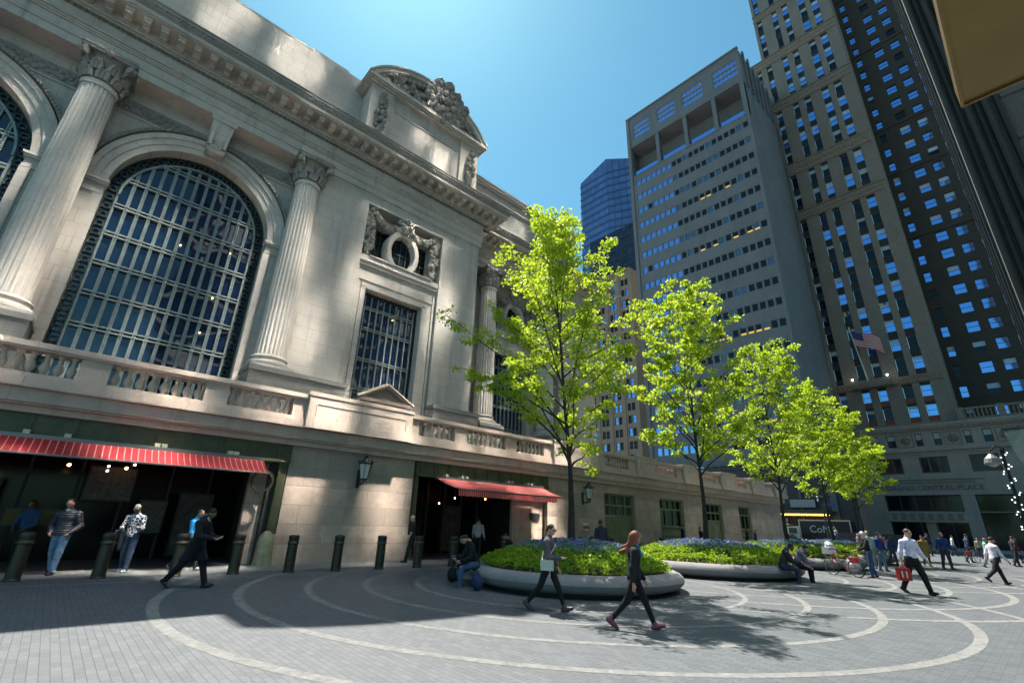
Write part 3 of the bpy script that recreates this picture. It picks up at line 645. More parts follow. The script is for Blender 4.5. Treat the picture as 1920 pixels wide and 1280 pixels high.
g.quad((-S, -S, -.02), (S, -S, -.02), (S, S, -.02), (-S, S, -.02)); struct(g.build('ground', plain('ground_concrete', (.13, .135, .14), .85, var=.15, vscale=.5)))
g = MB(); g.quad((-40, -13.8, 0), (62, -13.8, 0), (62, 26, 0), (-40, 26, 0)); struct(g.build('plaza_pavement', PAVE))
g = MB(); g.quad((62, -60, .0), (76, -60, .0), (76, 140, .0), (62, 140, .0)); struct(g.build('road', ROAD))
g = MB(); g.box(76, 96, -60, 60, -.3, .13); struct(g.build('far_pavement', plain('pale_pavement', (.26, .26, .25), .85, var=.15)))
rg = MB()
def band(cx, cy, r, w, z, a0=0, a1=2*PI):
    n = 140
    for i in range(n):
        a, b = a0+(a1-a0)*i/n, a0+(a1-a0)*(i+1)/n
        P = [(cx+q*math.cos(t), cy+q*math.sin(t), z) for q, t in ((r-w/2, a), (r+w/2, a), (r+w/2, b), (r-w/2, b))]
        if min(p[1] for p in P) > 16.6 : continue
        rg.quad(*P)
CX = [11.6, 20.2, 28.4, 36.6, 44.6]
z = .0025
for i, cx in enumerate(CX[:4]):
    for r, w_ in ((9.9, .19), (8.5, .18), (7.1, .165), (5.75, .15), (4.43, .14)):
        band(cx, 9.85, r, w_, z); z += .00025
struct(rg.build('paving_bands', BAND))
g = MB(); g.quad((-30, 15.35, .004), (48, 15.35, .004), (48, 15.5, .004), (-30, 15.5, .004)); g.quad((-30, 16.75, .006), (54, 16.75, .006), (54, 18.7, .006), (-30, 18.7, .006)); struct(g.build('kerb_and_lit_strip', plain('kerb_and_lit_stone', (.17, .175, .175), .8, var=.2, vscale=2, bump=.2)))  # thin kerb line, plus a paler strip painting the reflected sun by the wall

# ================================================================== TOWERS
def P3(O, U, Nn, u, z, d=0): return O+U*u+Z_*z-Nn*d
def gridwall(mb, O, U, Nn, us, zs, openf, depth, m=0, mr=None):
    mr = m if mr is None else mr; cells = []
    for i in range(len(us)-1):
        for j in range(len(zs)-1):
            a, b, c, d = us[i], us[i+1], zs[j], zs[j+1]
            if not openf(i, j): mb.quad(P3(O,U,Nn,a,c), P3(O,U,Nn,b,c), P3(O,U,Nn,b,d), P3(O,U,Nn,a,d), m)
            else:
                cells.append((a, b, c, d))
                if not (i > 0 and openf(i-1, j)): mb.quad(P3(O,U,Nn,a,c), P3(O,U,Nn,a,d), P3(O,U,Nn,a,d,depth), P3(O,U,Nn,a,c,depth), mr)
                if not (i < len(us)-2 and openf(i+1, j)): mb.quad(P3(O,U,Nn,b,c), P3(O,U,Nn,b,c,depth), P3(O,U,Nn,b,d,depth), P3(O,U,Nn,b,d), mr)
                if not (j > 0 and openf(i, j-1)): mb.quad(P3(O,U,Nn,a,c), P3(O,U,Nn,a,c,depth), P3(O,U,Nn,b,c,depth), P3(O,U,Nn,b,c), mr)
                if not (j < len(zs)-2 and openf(i, j+1)): mb.quad(P3(O,U,Nn,a,d), P3(O,U,Nn,b,d), P3(O,U,Nn,b,d,depth), P3(O,U,Nn,a,d,depth), mr)
    return cells
def win_mb(O, U, Nn, a, b, c, d, depth, fw_=.06, sash=True, blind=0, mull=0, mb=None, so=0):
    """frame (slot 0), glass (slot 1), blind (slot 2)"""
    mb = mb or MB(); q = depth
    def bar(u0, u1, z0, z1, dd, m=0): mb.obox(P3(O,U,Nn,(u0+u1)/2,(z0+z1)/2,dd), U, Nn, Z_, (u1-u0)/2, .03, (z1-z0)/2, m)
    bar(a, a+fw_, c, d, q-.02); bar(b-fw_, b, c, d, q-.02); bar(a+fw_, b-fw_, c, c+fw_, q-.02); bar(a+fw_, b-fw_, d-fw_, d, q-.02)
    if sash: zm = (c+d)/2; bar(a+fw_, b-fw_, zm-fw_*.5, zm+fw_*.5, q-.025)
    for k in range(mull): u = a+(b-a)*(k+1)/(mull+1); bar(u-fw_/2, u+fw_/2, c+fw_, d-fw_, q-.03)
    zb = d-(d-c)*blind
    mb.quad(P3(O,U,Nn,a,c,q), P3(O,U,Nn,b,c,q), P3(O,U,Nn,b,zb,q), P3(O,U,Nn,a,zb,q), 1)
    if blind: mb.quad(P3(O,U,Nn,a,zb,q-.004), P3(O,U,Nn,b,zb,q-.004), P3(O,U,Nn,b,d,q-.004), P3(O,U,Nn,a,d,q-.004), 2)
    return mb
CAMP = Vector((0, 0, EYE))
def windows(parent, specs, name='window', cap=98):
    """specs: list of (O,U,N,a,b,c,d,depth,kw,mats); nearest ones become parts, the rest one stuff part"""
    specs = sorted(specs, key=lambda s: ((P3(s[0], s[1], s[2], (s[3]+s[4])/2, (s[5]+s[6])/2)-CAMP).length)/max(.3, (s[4]-s[3])*(s[6]-s[5]))**.5)
    for s in specs[:cap]: win_mb(*s[:8], **s[8]).build(name, s[9], parent)
    rest = {}
    big = MB(); mats = []
    for s in specs[cap:]:
        w_ = win_mb(*s[:8], **s[8]); base = []
        for mt in s[9]:
            if mt not in mats: mats.append(mt)
            base.append(mats.index(mt))
        n = len(big.v); big.v += w_.v; big.f += [tuple(i+n for i in f) for f in w_.f]; big.m += [base[k] for k in w_.m]
    if big.v: o = big.build(name, mats, parent); o['kind'] = 'stuff'
GB = glassy('tower_glass', (.03, .07, .16), .06, .03, 1.0, .0)
GSKY = glassy('sky_mirror_glass', (.20, .40, .80), .04, .015, 1.0, .85, .3)
GDIM = glassy('dim_glass', (.008, .013, .02), .1, .01, .22)
BLIND = plain('white_blind', (.42, .46, .48), .7)
ALU = plain('pale_aluminium', (.42, .47, .5), .4, .5)
WARM = plain('lit_office', (.8, .5, .1), .6, emit=(1.0, .55, .06), estr=.3)
FRD = plain('dark_sash', (.03, .03, .03), .5)
rw = random.Random(21)

# --- grey slab tower across the avenue
gt = thing('grey_office_tower', 'tall grey concrete office slab with rows of small windows and open top loggia', 'tower', (78, 34, 0))
CONC = stone('grey_concrete', (.185, .19, .20), (.165, .17, .18), (.25, .255, .26), 1.24, 3.72, .02, .4, (.2, .2, .2), blotch=.15, bump=.1)
O = Vector((78, 47.6, 0)); U = Vector((0, -1, 0)); NN = Vector((-1, 0, 0)); W_ = 26.5; H_ = 92.9
us = [0, 1.25]; 
for k in range(20): u = 1.25+k*1.243; us += [u+.13, u+1.12]
us += [W_]; us = sorted(set(round(x, 4) for x in us))
zs = [0]; rows = [73.1-3.72*k for k in range(19)][::-1]
for r in rows: zs += [r-.1, r+1.3]
zs += [75.7]
mb = MB(); isop = lambda i, j: i >= 2 and i % 2 == 0 and i < len(us)-1 and j % 2 == 1 and j < len(zs)-1
ii = {round(us[k], 4): k for k in range(len(us))}
cells = gridwall(mb, O, U, NN, us, zs, isop, .22)
sp = []
for (a, b, c, d) in cells:
    k = int((a-1)/1.243); lit = rw.random(); row = int((c)/3.72)
    warm = (row*7+13) % 5 == 0 and 9 < k < 18 and rw.random() < .3
    mats = [ALU, GSKY if (k < 7 and rw.random() < .96) else (GB if rw.random() < .25 else GDIM), WARM]
    if warm: sp.append((O, U, NN, a, b, c, d, .2, dict(sash=False, fw_=.05), [ALU, GDIM, WARM])); mb2 = None
    else: sp.append((O, U, NN, a, b, c, d, .2, dict(sash=False, fw_=.05), mats))
windows(gt, sp)
wm = MB()
for (a, b, c, d) in cells:
    k = int((a-1)/1.243); row = round((c-5)/3.72)
    if row in (3, 7, 12, 15) and 8 < k < 19 and rw.random() < .5: wm.quad(P3(O,U,NN,a+.06,c+.1,.19), P3(O,U,NN,b-.06,c+.1,.19), P3(O,U,NN,b-.06,c+.42,.19), P3(O,U,NN,a+.06,c+.42,.19))
wo = wm.build('lit_ceiling_glimpse', WARM, gt); wo['kind'] = 'stuff'
# loggia and top box
mb.obox((78-.03, 47.6-W_/2, 75.85), U, NN, Z_, W_/2, .05, .15)
for u in (0, 7.05, 13.63, 19.95, 25.7): mb.box(77.9, 79.0, 47.6-u-.8, 47.6-u, 75.7, 84.05)
mb.box(82.0, 82.2, 21.1, 47.6, 75.7, 84.05)
mb.box(78, 104, 21.1, 47.6, 84.05, 84.2)
gus = [0, 1.6, 5.75, 7.9, 12.2, 14.0, 18.6, 20.9, 25.8, W_]; gz = [84.05, 86.5, 90.6, H_]
cells2 = gridwall(mb, O, U, NN, gus, gz, lambda i, j: i % 2 == 1 and j == 1, .25)
mb.box(78.02, 95, 21.1, 21.3, 0, H_); mb.box(78.02, 95, 47.4, 47.6, 0, H_); mb.box(94.8, 95, 21.1, 47.6, 0, H_); mb.box(78.0, 95, 21.1, 47.6, H_, H_+.02)
mb.box(77.75, 78.02, 46.9, 47.65, 0, H_); mb.box(77.8, 78.02, 21.05, 21.5, 0, 84); mb.box(77.7, 78.3, 20.95, 47.7, H_, H_+.35)
for x in (80, 82.5, 85, 87.5, 90, 92.5): mb.box(x, x+.5, 20.7, 21.1, 84, H_+.8)
mb.build('wall', CONC, gt)
for (a, b, c, d) in cells2: win_mb(O, U, NN, a, b, c, d, .25, sash=False, fw_=.14, mull=5).build('top_window', [plain('blue_sash', (.30, .36, .44), .5), GSKY, GSKY], gt)
bars = MB()
for (a, b, c, d) in cells2:
    for q in (.36, .68): bars.obox(P3(O,U,NN,(a+b)/2, c+(d-c)*q, .2), U, NN, Z_, (b-a)/2, .05, .2)
bars.build('top_spandrel', CONC, gt)
O2 = Vector((82.0, 47.6, 0)); lg = []
for (a, b) in ((.8, 7.0), (7.9, 13.6), (14.5, 19.9), (20.8, 25.7)):
    lg.append((O2, U, NN, a, b, 75.75, 81.9, .02, dict(sash=True, fw_=.14, mull=5), [plain('loggia_bar', (.16, .18, .19), .5), GDIM, BLIND]))
windows(gt, lg, 'loggia_glazing'); rl = MB()
for (a, b) in ((.8, 7.0), (7.9, 13.6), (14.5, 19.9), (20.8, 25.7)): rl.quad(P3(O,U,NN,a,75.9,.6), P3(O,U,NN,b,75.9,.6), P3(O,U,NN,b,77.5,.6), P3(O,U,NN,a,77.5,.6))
rl.build('glass_balustrade', GSKY, gt)

# --- brown brick tower
BRK = stone('brown_brick', (.31, .255, .21), (.26, .215, .18), (.14, .115, .095), .5, .22, .02, .35, (.08, .065, .05), blotch=.25, bump=.5)
BRK_SHADE = stone('court_shade_brick', (.075, .060, .048), (.06, .048, .04), (.04, .032, .025), .5, .22, .02, .3, (.03, .025, .02), blotch=.25)  # the brown brick again, darkened to paint the shade of the court
TERRA = stone('brown_terracotta', (.34, .265, .20), (.28, .22, .17), (.12, .1, .08), .55, .5, .03, .4, (.1, .08, .06), blotch=1.5, bump=.8)
BASEST = stone('tan_base_stone', (.44, .36, .31), (.39, .32, .275), (.17, .15, .13), 1.9, .9, .012, .3, (.14, .12, .1), blotch=.5)
SPD = plain('dark_spandrel', (.02, .018, .016), .6)
bt = thing('brown_brick_tower', 'soaring brown brick office tower with paired windows and carved stone bands', 'tower', (96, 14, 0))
O = Vector((96, 24.2, 0)); TOP = 150.0
# u = 29.6 - y
strips = [(3.0, 4.25), (5.35, 6.6), (8.85, 9.98), (10.95, 12.1), (14.35, 15.65), (17.7-.0, 18.95-.0), (19.9, 21.25)]
strips = [(.9, 2.05), (3.1, 4.25), (6.65, 7.75), (8.9, 10.0), (12.2, 13.35), (14.45, 15.65), (17.7, 19.0), (19.95, 21.25)]
strips = [(a-5.4, b-5.4) for a, b in strips[2:]]; WB = 17.7
us = [0]
for a, b in strips: us += [a, b]
us += [WB]
# storeys: pitch 3.52; bands at given heights
bandz = [(24.6, 25.3), (60.4, 62.0), (71.4, 73.6), (89.0, 91.0), (103.0, 105.0), (118, 119.5)]
mb = MB(); zs = [17.9]+[z for b_z in bandz for z in b_z]+[TOP]
segs = [(18.1, 24.3)]+[(bandz[i][1]+.35, bandz[i+1][0]-.35) for i in range(len(bandz)-1)]+[(bandz[-1][1]+.4, TOP-2)]
zz = [17.0]
for a, b in segs: zz += [a, b]
zz += [TOP]
k5 = next(k for k, z in enumerate(zz) if z > 104.9 and k % 2 == 1)
gridwall(mb, O, U, NN, us, zz[:k5]+[105.0], lambda i, j: i % 2 == 1 and j % 2 == 1, .38, 0)
gridwall(mb, O, U, NN, [2.9]+us[3:], [105.0]+zz[k5:], lambda i, j: i % 2 == 1 and j % 2 == 1, .38, 0)
mb.box(96.02, 108, 21.2, 24.2, 105, 105.2)
spn = MB(); sp = []
for si, (s0, s1) in enumerate(segs):
    n = max(1, round((s1-s0)/3.52)); p_ = (s1-s0)/n
    for a, b in (strips if s0 < 104 else strips[1:]):
        for k in range(n):
            z0 = s0+k*p_; c = z0+.95*p_/3.52; d = z0+p_-.45
            if n == 1: c, d = s0+.6, s1-.3
            spn.quad(P3(O,U,NN,a,z0,.3), P3(O,U,NN,b,z0,.3), P3(O,U,NN,b,c,.3), P3(O,U,NN,a,c,.3), 1 if si == 0 else 0)
            spn.quad(P3(O,U,NN,a,d,.3), P3(O,U,NN,b,d,.3), P3(O,U,NN,b,z0+p_,.3), P3(O,U,NN,a,z0+p_,.3), 0); spn.quad(P3(O,U,NN,a,c,.3), P3(O,U,NN,b,c,.3), P3(O,U,NN,b,c,.38), P3(O,U,NN,a,c,.38), 0)
            pb = .25+.7*max(0, (a-8)/14)+(.35 if z0 > 75 else 0); q = rw.random()
            glass = GSKY if q < pb else GDIM; bl_ = rw.choice((0, .3, .4, .5)) if rw.random() < .55 else 0
            if z0 > 75 and rw.random() < .7: bl_ = .35
            sp.append((O, U, NN, a+.04, b-.04, c, d, .36, dict(sash=True, blind=bl_, fw_=.055), [FRD, glass, BLIND if glass is GDIM else plain('sky_blind', (.45, .6, .8), .6)]))
windows(bt, sp, cap=96)
spn.build('spandrel', [SPD, plain('red_brown_panel', (.22, .06, .03), .6)], bt)['kind'] = 'stuff'
mb.box(96.02, 112, 24.1, 24.22, 0, 105); mb.box(96.02, 112, 21.2, 21.32, 105, TOP); mb.box(96.02, 110, 6.48, 6.6, 17, TOP); mb.box(96, 112, 6.5, 21.3, TOP, TOP+.1)
mb.build('wall', BRK, bt)
for (z0, z1) in bandz:
    ye = 24.3 if z0 < 104 else 21.3; bn = MB(); bn.box(95.86, 96.01, 6.45, ye, z0, z1); bn.box(95.7, 96.01, 6.3, ye+.1, z1, z1+.22); bn.box(95.78, 96.01, 6.4, ye+.05, z0-.18, z0)
    k = 6.7
    while k < ye-.2: bn.blob((95.82, k, (z0+z1)/2), .24, int(k*10), sq=(.6, 1, 1.2)); k += .62
    bn.build('carved_band', TERRA, bt)
# recessed wing on the court side, its deep shade painted into the brick
mb = MB(); O = Vector((104, 6.7, 0)); WD = 11.0
# projected bearings of the window columns: narrow, wide, wide, wide
dst = [(.95, 1.95), (4.15, 5.75), (6.9, 8.4), (9.4, 10.7)]
us = [0]
for a, b in dst: us += [a, b]
us += [WD]; zs = [18]; n = 36
for k in range(n): zs += [19.2+3.5*k, 21.05+3.5*k]
zs += [TOP]
cells = gridwall(mb, O, U, NN, us, zs, lambda i, j: i % 2 == 1 and j % 2 == 1, .3)
sp = []
for (a, b, c, d) in cells:
    q = rw.random(); glass = GSKY if q < .88 else GDIM
    sp.append((O, U, NN, a, b, c, d, .26, dict(sash=True, fw_=.06, blind=.5 if rw.random() < .25 else 0), [FRD, glass, plain('sky_blind', (.45, .6, .8), .6)]))
dw = mb.build('court_wall', BRK_SHADE, bt)
windows(bt, sp, 'court_window', cap=96)
lb = MB()
for z in (52.8, 67.2, 78.0, 99, 117): lb = MB(); lb.box(103.8, 104.02, -4.3, 6.6, z, z+.7); lb.build('court_band', BRK_SHADE, bt)
# its base
O = Vector((95.6, 21.5, 0)); mb = MB(); YE = -16.0; WT = 21.5-YE
us = [0, 1.8, 3.0, 3.85, 4.95, 6.2-.0, 7.35-.0, 9.6-.05, 10.5, 11.75, 12.8, 15.25, 16.1, 17.3, 18.3, 20.6, 21.5, 22.7, 23.7, WT]
attic_w = [(3.85, 4.95), (6.0, 7.1), (9.55, 10.4), (11.7, 12.6), (15.2, 16.0), (17.2, 18.2), (20.8, 21.8), (23, 24)]
us = sorted({0, WT} | {x for p_ in attic_w for x in p_})
opset = {round(p_[0], 3) for p_ in attic_w}
cells = gridwall(mb, O, U, NN, us, [13.9, 14.4, 16.3, 16.7], lambda i, j: j == 1 and round(us[i], 3) in opset, .25)
sp = [(O, U, NN, a, b, c, d, .22, dict(sash=True, blind=rw.choice((0, .4, .5)), fw_=.08), [FRD, GDIM, BLIND]) for a, b, c, d in cells]
bw = [(3.7, 7.2), (9.3, 12.62), (15.0, 18.1), (21, 24)]; us = sorted({0, WT} | {x for p_ in bw for x in p_}); ob = {p_[0] for p_ in bw}
cells = gridwall(mb, O, U, NN, us, [9.95, 10.4, 12.8, 13.9], lambda i, j: j == 1 and us[i] in ob, .3)
RB = plain('rust_frame', (.17, .07, .04), .6)
sp += [(O, U, NN, a, b, c, d, .25, dict(sash=False, mull=2, fw_=.2), [RB, GDIM, BLIND]) for a, b, c, d in cells]
# street level: piers, the arch with lettering, shop windows
us = [0, 3.9, 12.9, 14.4, 24.0, 25.2, WT]
cells = gridwall(mb, O, U, NN, us, [0, 4.9, 5.0, 7.3, 9.95], lambda i, j: (i == 1 and j in (0, 2)) or (i in (3, 5) and j in (0, 2)), .8)
windows(bt, sp, 'base_window')
for (a, b, c, d) in cells: win_mb(O, U, NN, a, b, c, d, .75, sash=False, mull=4, fw_=.14).build('street_window', [FRD, GDIM, BLIND], bt)
mb.box(95.42, 95.62, 8.45, 17.75, 3.5, 4.98); mb.box(95.3, 95.6, 5.6, 22, 9.5, 9.75); mb.box(95.35, 95.6, 6.6, 15.6, 9.1, 9.2)
mb.box(96.3, 96.4, 12.1, 13.4, 0, 4.9)
for z0, z1, pr in ((16.7, 17.0, .25), (17.0, 17.3, .6), (17.3, 17.6, .75), (13.6, 13.9, .3), (13.2, 13.35, .15)): mb.box(95.6-pr, 96.5, YE, 21.5+pr, z0, z1)
k = YE
while k < 21.5: mb.box(95.12, 95.5, k, k+.3, 16.75, 17.0); k += .7
mb.box(95.62, 104, YE, 21.5, 17.5, 17.62); mb.box(95.62, 97, 21.4, 21.5, 0, 17.6)
mb.build('stone_base', BASEST, bt)
for y in (13.2, 7.6, 2.0):
    rs = MB()
    for q in range(10): a = 2*PI*q/10; rs.blob((95.55, y+.45*math.cos(a), 15.3+.45*math.sin(a)), .22, q, sq=(.5, 1, 1))
    rs.blob((95.5, y, 15.3), .28, 3, sq=(.6, 1, 1)); 
    for a, b, c, d in ((-1, 1, .9, 1), (-1, 1, -1, -.9), (-1, -.9, -.9, .9), (.9, 1, -.9, .9)): rs.box(95.52, 95.6, y+a, y+b, 15.35+c, 15.35+d)
    rs.build('rosette', TERRA, bt)
for i in range(8): 
    y = 16.8-i*1.08; rs = MB(); rs.box(95.36, 95.43, y-.3, y+.3, 3.8, 4.7); rs.build('relief_panel', TERRA, bt)
fc = bpy.data.curves.new('lettering', 'FONT'); fc.body = 'ONE GRAND CENTRAL PLACE'; fc.size = .95; fc.extrude = .03; fc.align_x = 'CENTER'; fc.space_character = 1.05
tmp = bpy.data.objects.new('tmp', fc); COL.objects.link(tmp); dg = bpy.context.evaluated_depsgraph_get(); me = bpy.data.meshes.new_from_object(tmp.evaluated_get(dg)); bpy.data.objects.remove(tmp)
me.transform(Matrix.Translation((95.56, 12.6, 8.0)) @ Matrix(((0,0,-1,0),(-1,0,0,0),(0,1,0,0),(0,0,0,1)))); me.transform(Matrix.Translation((-96, -14, 0)))
me.materials.clear(); me.materials.append(plain('cut_letter', (.13, .12, .11), .7)); meshobj('lettering', me, bt)
ba = MB()      # stone balustrade over the court and the flag balcony
ba.box(95.5, 95.8, YE, 6.4, 17.62, 18.05); ba.box(95.45, 95.85, YE, 6.4, 19.25, 19.5)
k = YE+.2
while k < 6.3: ba.box(95.55, 95.75, k, k+.16, 18.05, 19.25); k += .46
for y in (6.0, 1.6, -2.8): ba.box(95.4, 95.9, y-.4, y+.4, 17.62, 19.6)
ba.box(94.4, 96, 12.6, 18.4, 24.3, 24.7); ba.box(94.3, 94.5, 12.5, 18.5, 24.7, 25.6); ba.build('stone_balustrade', TERRA, bt)
WHL = plain('white_lamp', (1, 1, 1), .5, emit=(1, .95, .85), estr=12)
for y in (13.1, 17.9): b = MB(); b.blob((94.3, y, 25.85), .15, 1); b.build('balcony_lamp', WHL, bt)
for (y, z) in ((11.6, 4.2), (11.2, 4.1), (10.4, 4.35), (9.6, 4.5), (9.2, 4.3), (14.6, 4.0)):
    b = MB(); b.box(96.22, 96.28, y-.35, y+.35, z-.07, z+.07); b.build('ceiling_light', BULB, bt)
# paper sheets in blue and yellow behind three panes
for (u, z, s) in ((8.5, 38.0, 1), (12.05, 38.0, 1), (17.6, 38.5, 0)):
    f = MB(); f.quad(P3(Vector((96,29.6,0)),U,NN,u+.15,z,.33), P3(Vector((96,29.6,0)),U,NN,u+.55,z,.33), P3(Vector((96,29.6,0)),U,NN,u+.55,z+1.5,.33), P3(Vector((96,29.6,0)),U,NN,u+.15,z+1.5,.33), 0)
    f.quad(P3(Vector((96,29.6,0)),U,NN,u+.55,z,.33), P3(Vector((96,29.6,0)),U,NN,u+1.0,z,.33), P3(Vector((96,29.6,0)),U,NN,u+1.0,z+1.5,.33), P3(Vector((96,29.6,0)),U,NN,u+.55,z+1.5,.33), 1)
    f.build('window_flag', [plain('flag_yellow', (.75, .6, .05), .7), plain('flag_blue', (.03, .15, .55), .7)], bt)
# flag on its pole
fp = thing('flag', 'striped red white and blue flag on a slanting white pole above the balcony', 'flag', (95, 15.8, 25.8))
m = MB(); m.tube([(94.6, 15.8, 24.9), (90.5, 16.0, 33.6)], [.11, .07], 8); m.blob((90.45, 16.0, 33.7), .14, 1); m.build('pole', plain('white_paint', (.7, .7, .68), .5), fp)
m = MB(); a = Vector((90.6, 15.97, 33.3)); d = Vector((93.0, 15.88, 28.3)); nU, nV = 22, 13; P = []
for i in range(nU+1):
    for j in range(nV+1):
        t, s_ = i/nU, j/nV; base = a.lerp(d, s_*.48); P.append(base+Vector((.4*math.sin(t*7+s_*1.5)*t+.7*t, -3.5*t, -1.9*t-.3*math.sin(t*6+s_)*t)))
for i in range(nU):
    for j in range(nV):
        q = (i*(nV+1)+j, (i+1)*(nV+1)+j, (i+1)*(nV+1)+j+1, i*(nV+1)+j+1)
        m.add([P[k] for k in q], [(0, 1, 2, 3)], 2 if (i < 9 and j < 7) else (j % 2))
m.build('cloth', [plain('flag_red', (.5, .02, .05), .7), plain('flag_white', (.65, .65, .65), .7), plain('flag_navy', (.03, .05, .2), .7)], fp)

# --- blue glass tower far behind
gl = thing('blue_glass_tower', 'distant dark blue glass skyscraper rising behind the grey slab', 'tower', (150, 110, 0))
def curtain(name, c1, c2, line, ph=1.9, pw=1.5):
    m, t, b = nodes(name); br = N(t, 'ShaderNodeTexBrick'); t.links.new(wallco(t), br.inputs['Vector']); br.offset = 0; br.inputs['Scale'].default_value = 1
    br.inputs['Brick Width'].default_value = pw; br.inputs['Row Height'].default_value = ph; br.inputs['Mortar Size'].default_value = .07; br.inputs['Color1'].default_value = (*c1, 1); br.inputs['Color2'].default_value = (*c2, 1); br.inputs['Mortar'].default_value = (*line, 1)
    t.links.new(br.outputs['Color'], b.inputs['Base Color']); b.inputs['Roughness'].default_value = .12; b.inputs['Metallic'].default_value = .55; return m
CW = curtain('blue_curtain_wall', (.11, .17, .33), (.16, .23, .42), (.05, .08, .15), 3.8, 1.5)
s = 150/60.; Yg = lambda y: y*s; Zg = lambda z: 1.62+(z-1.62)*s
# measured at 120: corners (95.05, 132), (82, 132), (73.5, 126)
f = 150/120.; pts = [(152, 95.05*f+3), (150, 96*f-1.2), (150, 84*f), (156, 72*f), (190, 60*f), (190, 125)]
zt = [1.62+130.6*f-2, 1.62+124*f, 1.62+130.6*f]
pl = [(150, 119.5), (150, 104.0), (157, 88.0), (185, 80), (185, 122)]
m = MB(); Zt = 160.5; b0 = [(x, y, 0) for x, y in pl]; t0 = [(x, y, z) for (x, y), z in zip(pl, (158, 163.5, 158.5, 158, 163))]
m.add(b0+t0, [(i, (i+1) % 5, 5+(i+1) % 5, 5+i) for i in range(5)]+[(5,6,7,8,9)]); m.build('curtain_wall', CW, gl)
m = MB()
for k in range(41): z = 3.8*k+3; m.add([(149.8, 119.7, z), (149.8, 104, z), (156.8, 87.8, z), (149.8, 119.7, z+.9), (149.8, 104, z+.9), (156.8, 87.8, z+.9)], [(0, 1, 4, 3), (1, 2, 5, 4)])
m.build('spandrel_band', plain('blue_spandrel', (.08, .12, .22), .25, .4), gl)
m = MB(); m.box(158, 180, 104.2, 104.6, 160, 163.5); m.box(160, 180, 88, 104.2, 162, 163.5); m.build('crown_wall', plain('navy_panel', (.03, .05, .12), .4), gl)

# --- tan brick building between terminal and towers
tb = thing('tan_brick_building', 'tan brick building with paired windows behind the trees', 'building', (90, 62, 0))
TAN = stone('tan_brick', (.36, .25, .18), (.31, .215, .155), (.22, .16, .12), .5, .25, .02, .3, (.18, .12, .09), blotch=.3)
O = Vector((90, 72.0, 0)); us = [0]; prs = []
for k in range(4): u = 1.0+k*3.6; prs += [(u+.35, u+1.25), (u+1.45, u+2.35)]
for a, b in prs: us += [a, b]
us += [14.9]; zs = [0]
for k in range(20): zs += [3.0+2.85*k, 4.75+2.85*k]
zs += [61]; mb = MB(); cells = gridwall(mb, O, U, NN, us, zs, lambda i, j: i % 2 == 1 and j % 2 == 1, .25)
mb.box(90.02, 110, 57.0, 57.2, 0, 61); mb.box(90.02, 110, 71.8, 72, 0, 61); mb.box(89.8, 110, 57, 72, 61, 61.6)
for k in range(5): mb.box(89.82, 90.01, 72-(.72+k*3.6)-.2, 72-(.72+k*3.6)+.2, 0, 61) if k < 5 else None
mb.build('wall', TAN, tb)
windows(tb, [(O, U, NN, a, b, c, d, .2, dict(sash=True, fw_=.07), [FRD, GSKY if rw.random() < .35 else GDIM, BLIND]) for a, b, c, d in cells])
# dark building strip between tan block and grey slab
db = thing('dark_office_tower', 'dark glass office tower between tan brick block and grey slab', 'tower', (120, 78, 0))
m = MB(); m.box(120, 135, 66, 92, 0, 98); m.build('curtain_wall', curtain('dark_curtain_wall', (.025, .03, .05), (.06, .065, .09), (.012, .015, .02), 3.7, 1.6), db)
m = MB()
for k in range(26): m.box(119.85, 120.02, 66, 92, 3.7*k+1, 3.7*k+2)
m.build('spandrel_band', plain('black_band', (.02, .02, .025), .3), db)

# --- building hugging the camera's right, with its gilded canopy
rb = thing('corner_building', 'dark grey building at the frame edge with tall vertical stone ribs', 'building', (34, -6, 0))
DST = stone('dark_rib_stone', (.06, .058, .055), (.05, .048, .045), (.07, .065, .06), 2, 2, .01, .3, (.05, .05, .045), blotch=.4)
O = Vector((40, -4.3, 0)); mb = MB(); us = [0]; 
for k in range(4): us += [.55+k*2.2, 1.55+k*2.2]
us += [9.7]; zs = [0]
for k in range(30): zs += [2.2+3.5*k, 4.1+3.5*k]
zs += [110]; cells = gridwall(mb, O, U, NN, us, zs, lambda i, j: i % 2 == 1 and j % 2 == 1, .25)
mb.box(40.02, 60, -14, -1.9, 0, 110)
for k in range(30): mb.box(39.86, 40.01, -14, -4.3, 4.9+3.5*k, 5.2+3.5*k)
mb.build('wall', stone('grey_brown_brick', (.17, .155, .14), (.15, .135, .12), (.1, .09, .08), .5, .25, .03, .3, (.07, .06, .05), blotch=.4), rb)
windows(rb, [(O, U, NN, a, b, c, d, .22, dict(sash=True, fw_=.06), [FRD, GSKY if rw.random() < .8 else GDIM, BLIND]) for a, b, c, d in cells])
sf = MB(); sf.box(40.3, 60, -1.9, -1.86, 0, 110)
for k in range(13): sf.box(40.5+k*1.5, 40.5+k*1.5+.22, -1.86, -1.62-.08*(k % 3), 0, 110, 1)
sf.build('side_glazing', [GDIM, DST], rb)
for k, (y, w_, xx) in enumerate(((-1.75, .28, 39.1), (-2.2, .22, 39.5), (-2.62, .3, 39.0), (-3.1, .2, 39.5), (-3.5, .32, 39.1), (-4.05, .2, 39.5))):
    r = MB(); r.box(xx, 40.1, y-w_/2, y+w_/2, 0, 110); r.box(xx-.08, xx, y-w_/4, y+w_/4, 0, 110); r.build('rib', DST, rb)
cn = thing('canopy', 'dull gold metal canopy soffit jutting over the top corner of the view', 'canopy', (2, -2, 5))
GOLD = plain('gilded_metal', (.20, .14, .045), .38, .6, var=.12, vscale=1.2)
m = MB()
for k in range(5): m.box(-3.0+k*1.55, -3.0+k*1.55+1.535, -.95, -.31, 5.0, 5.14, 0)
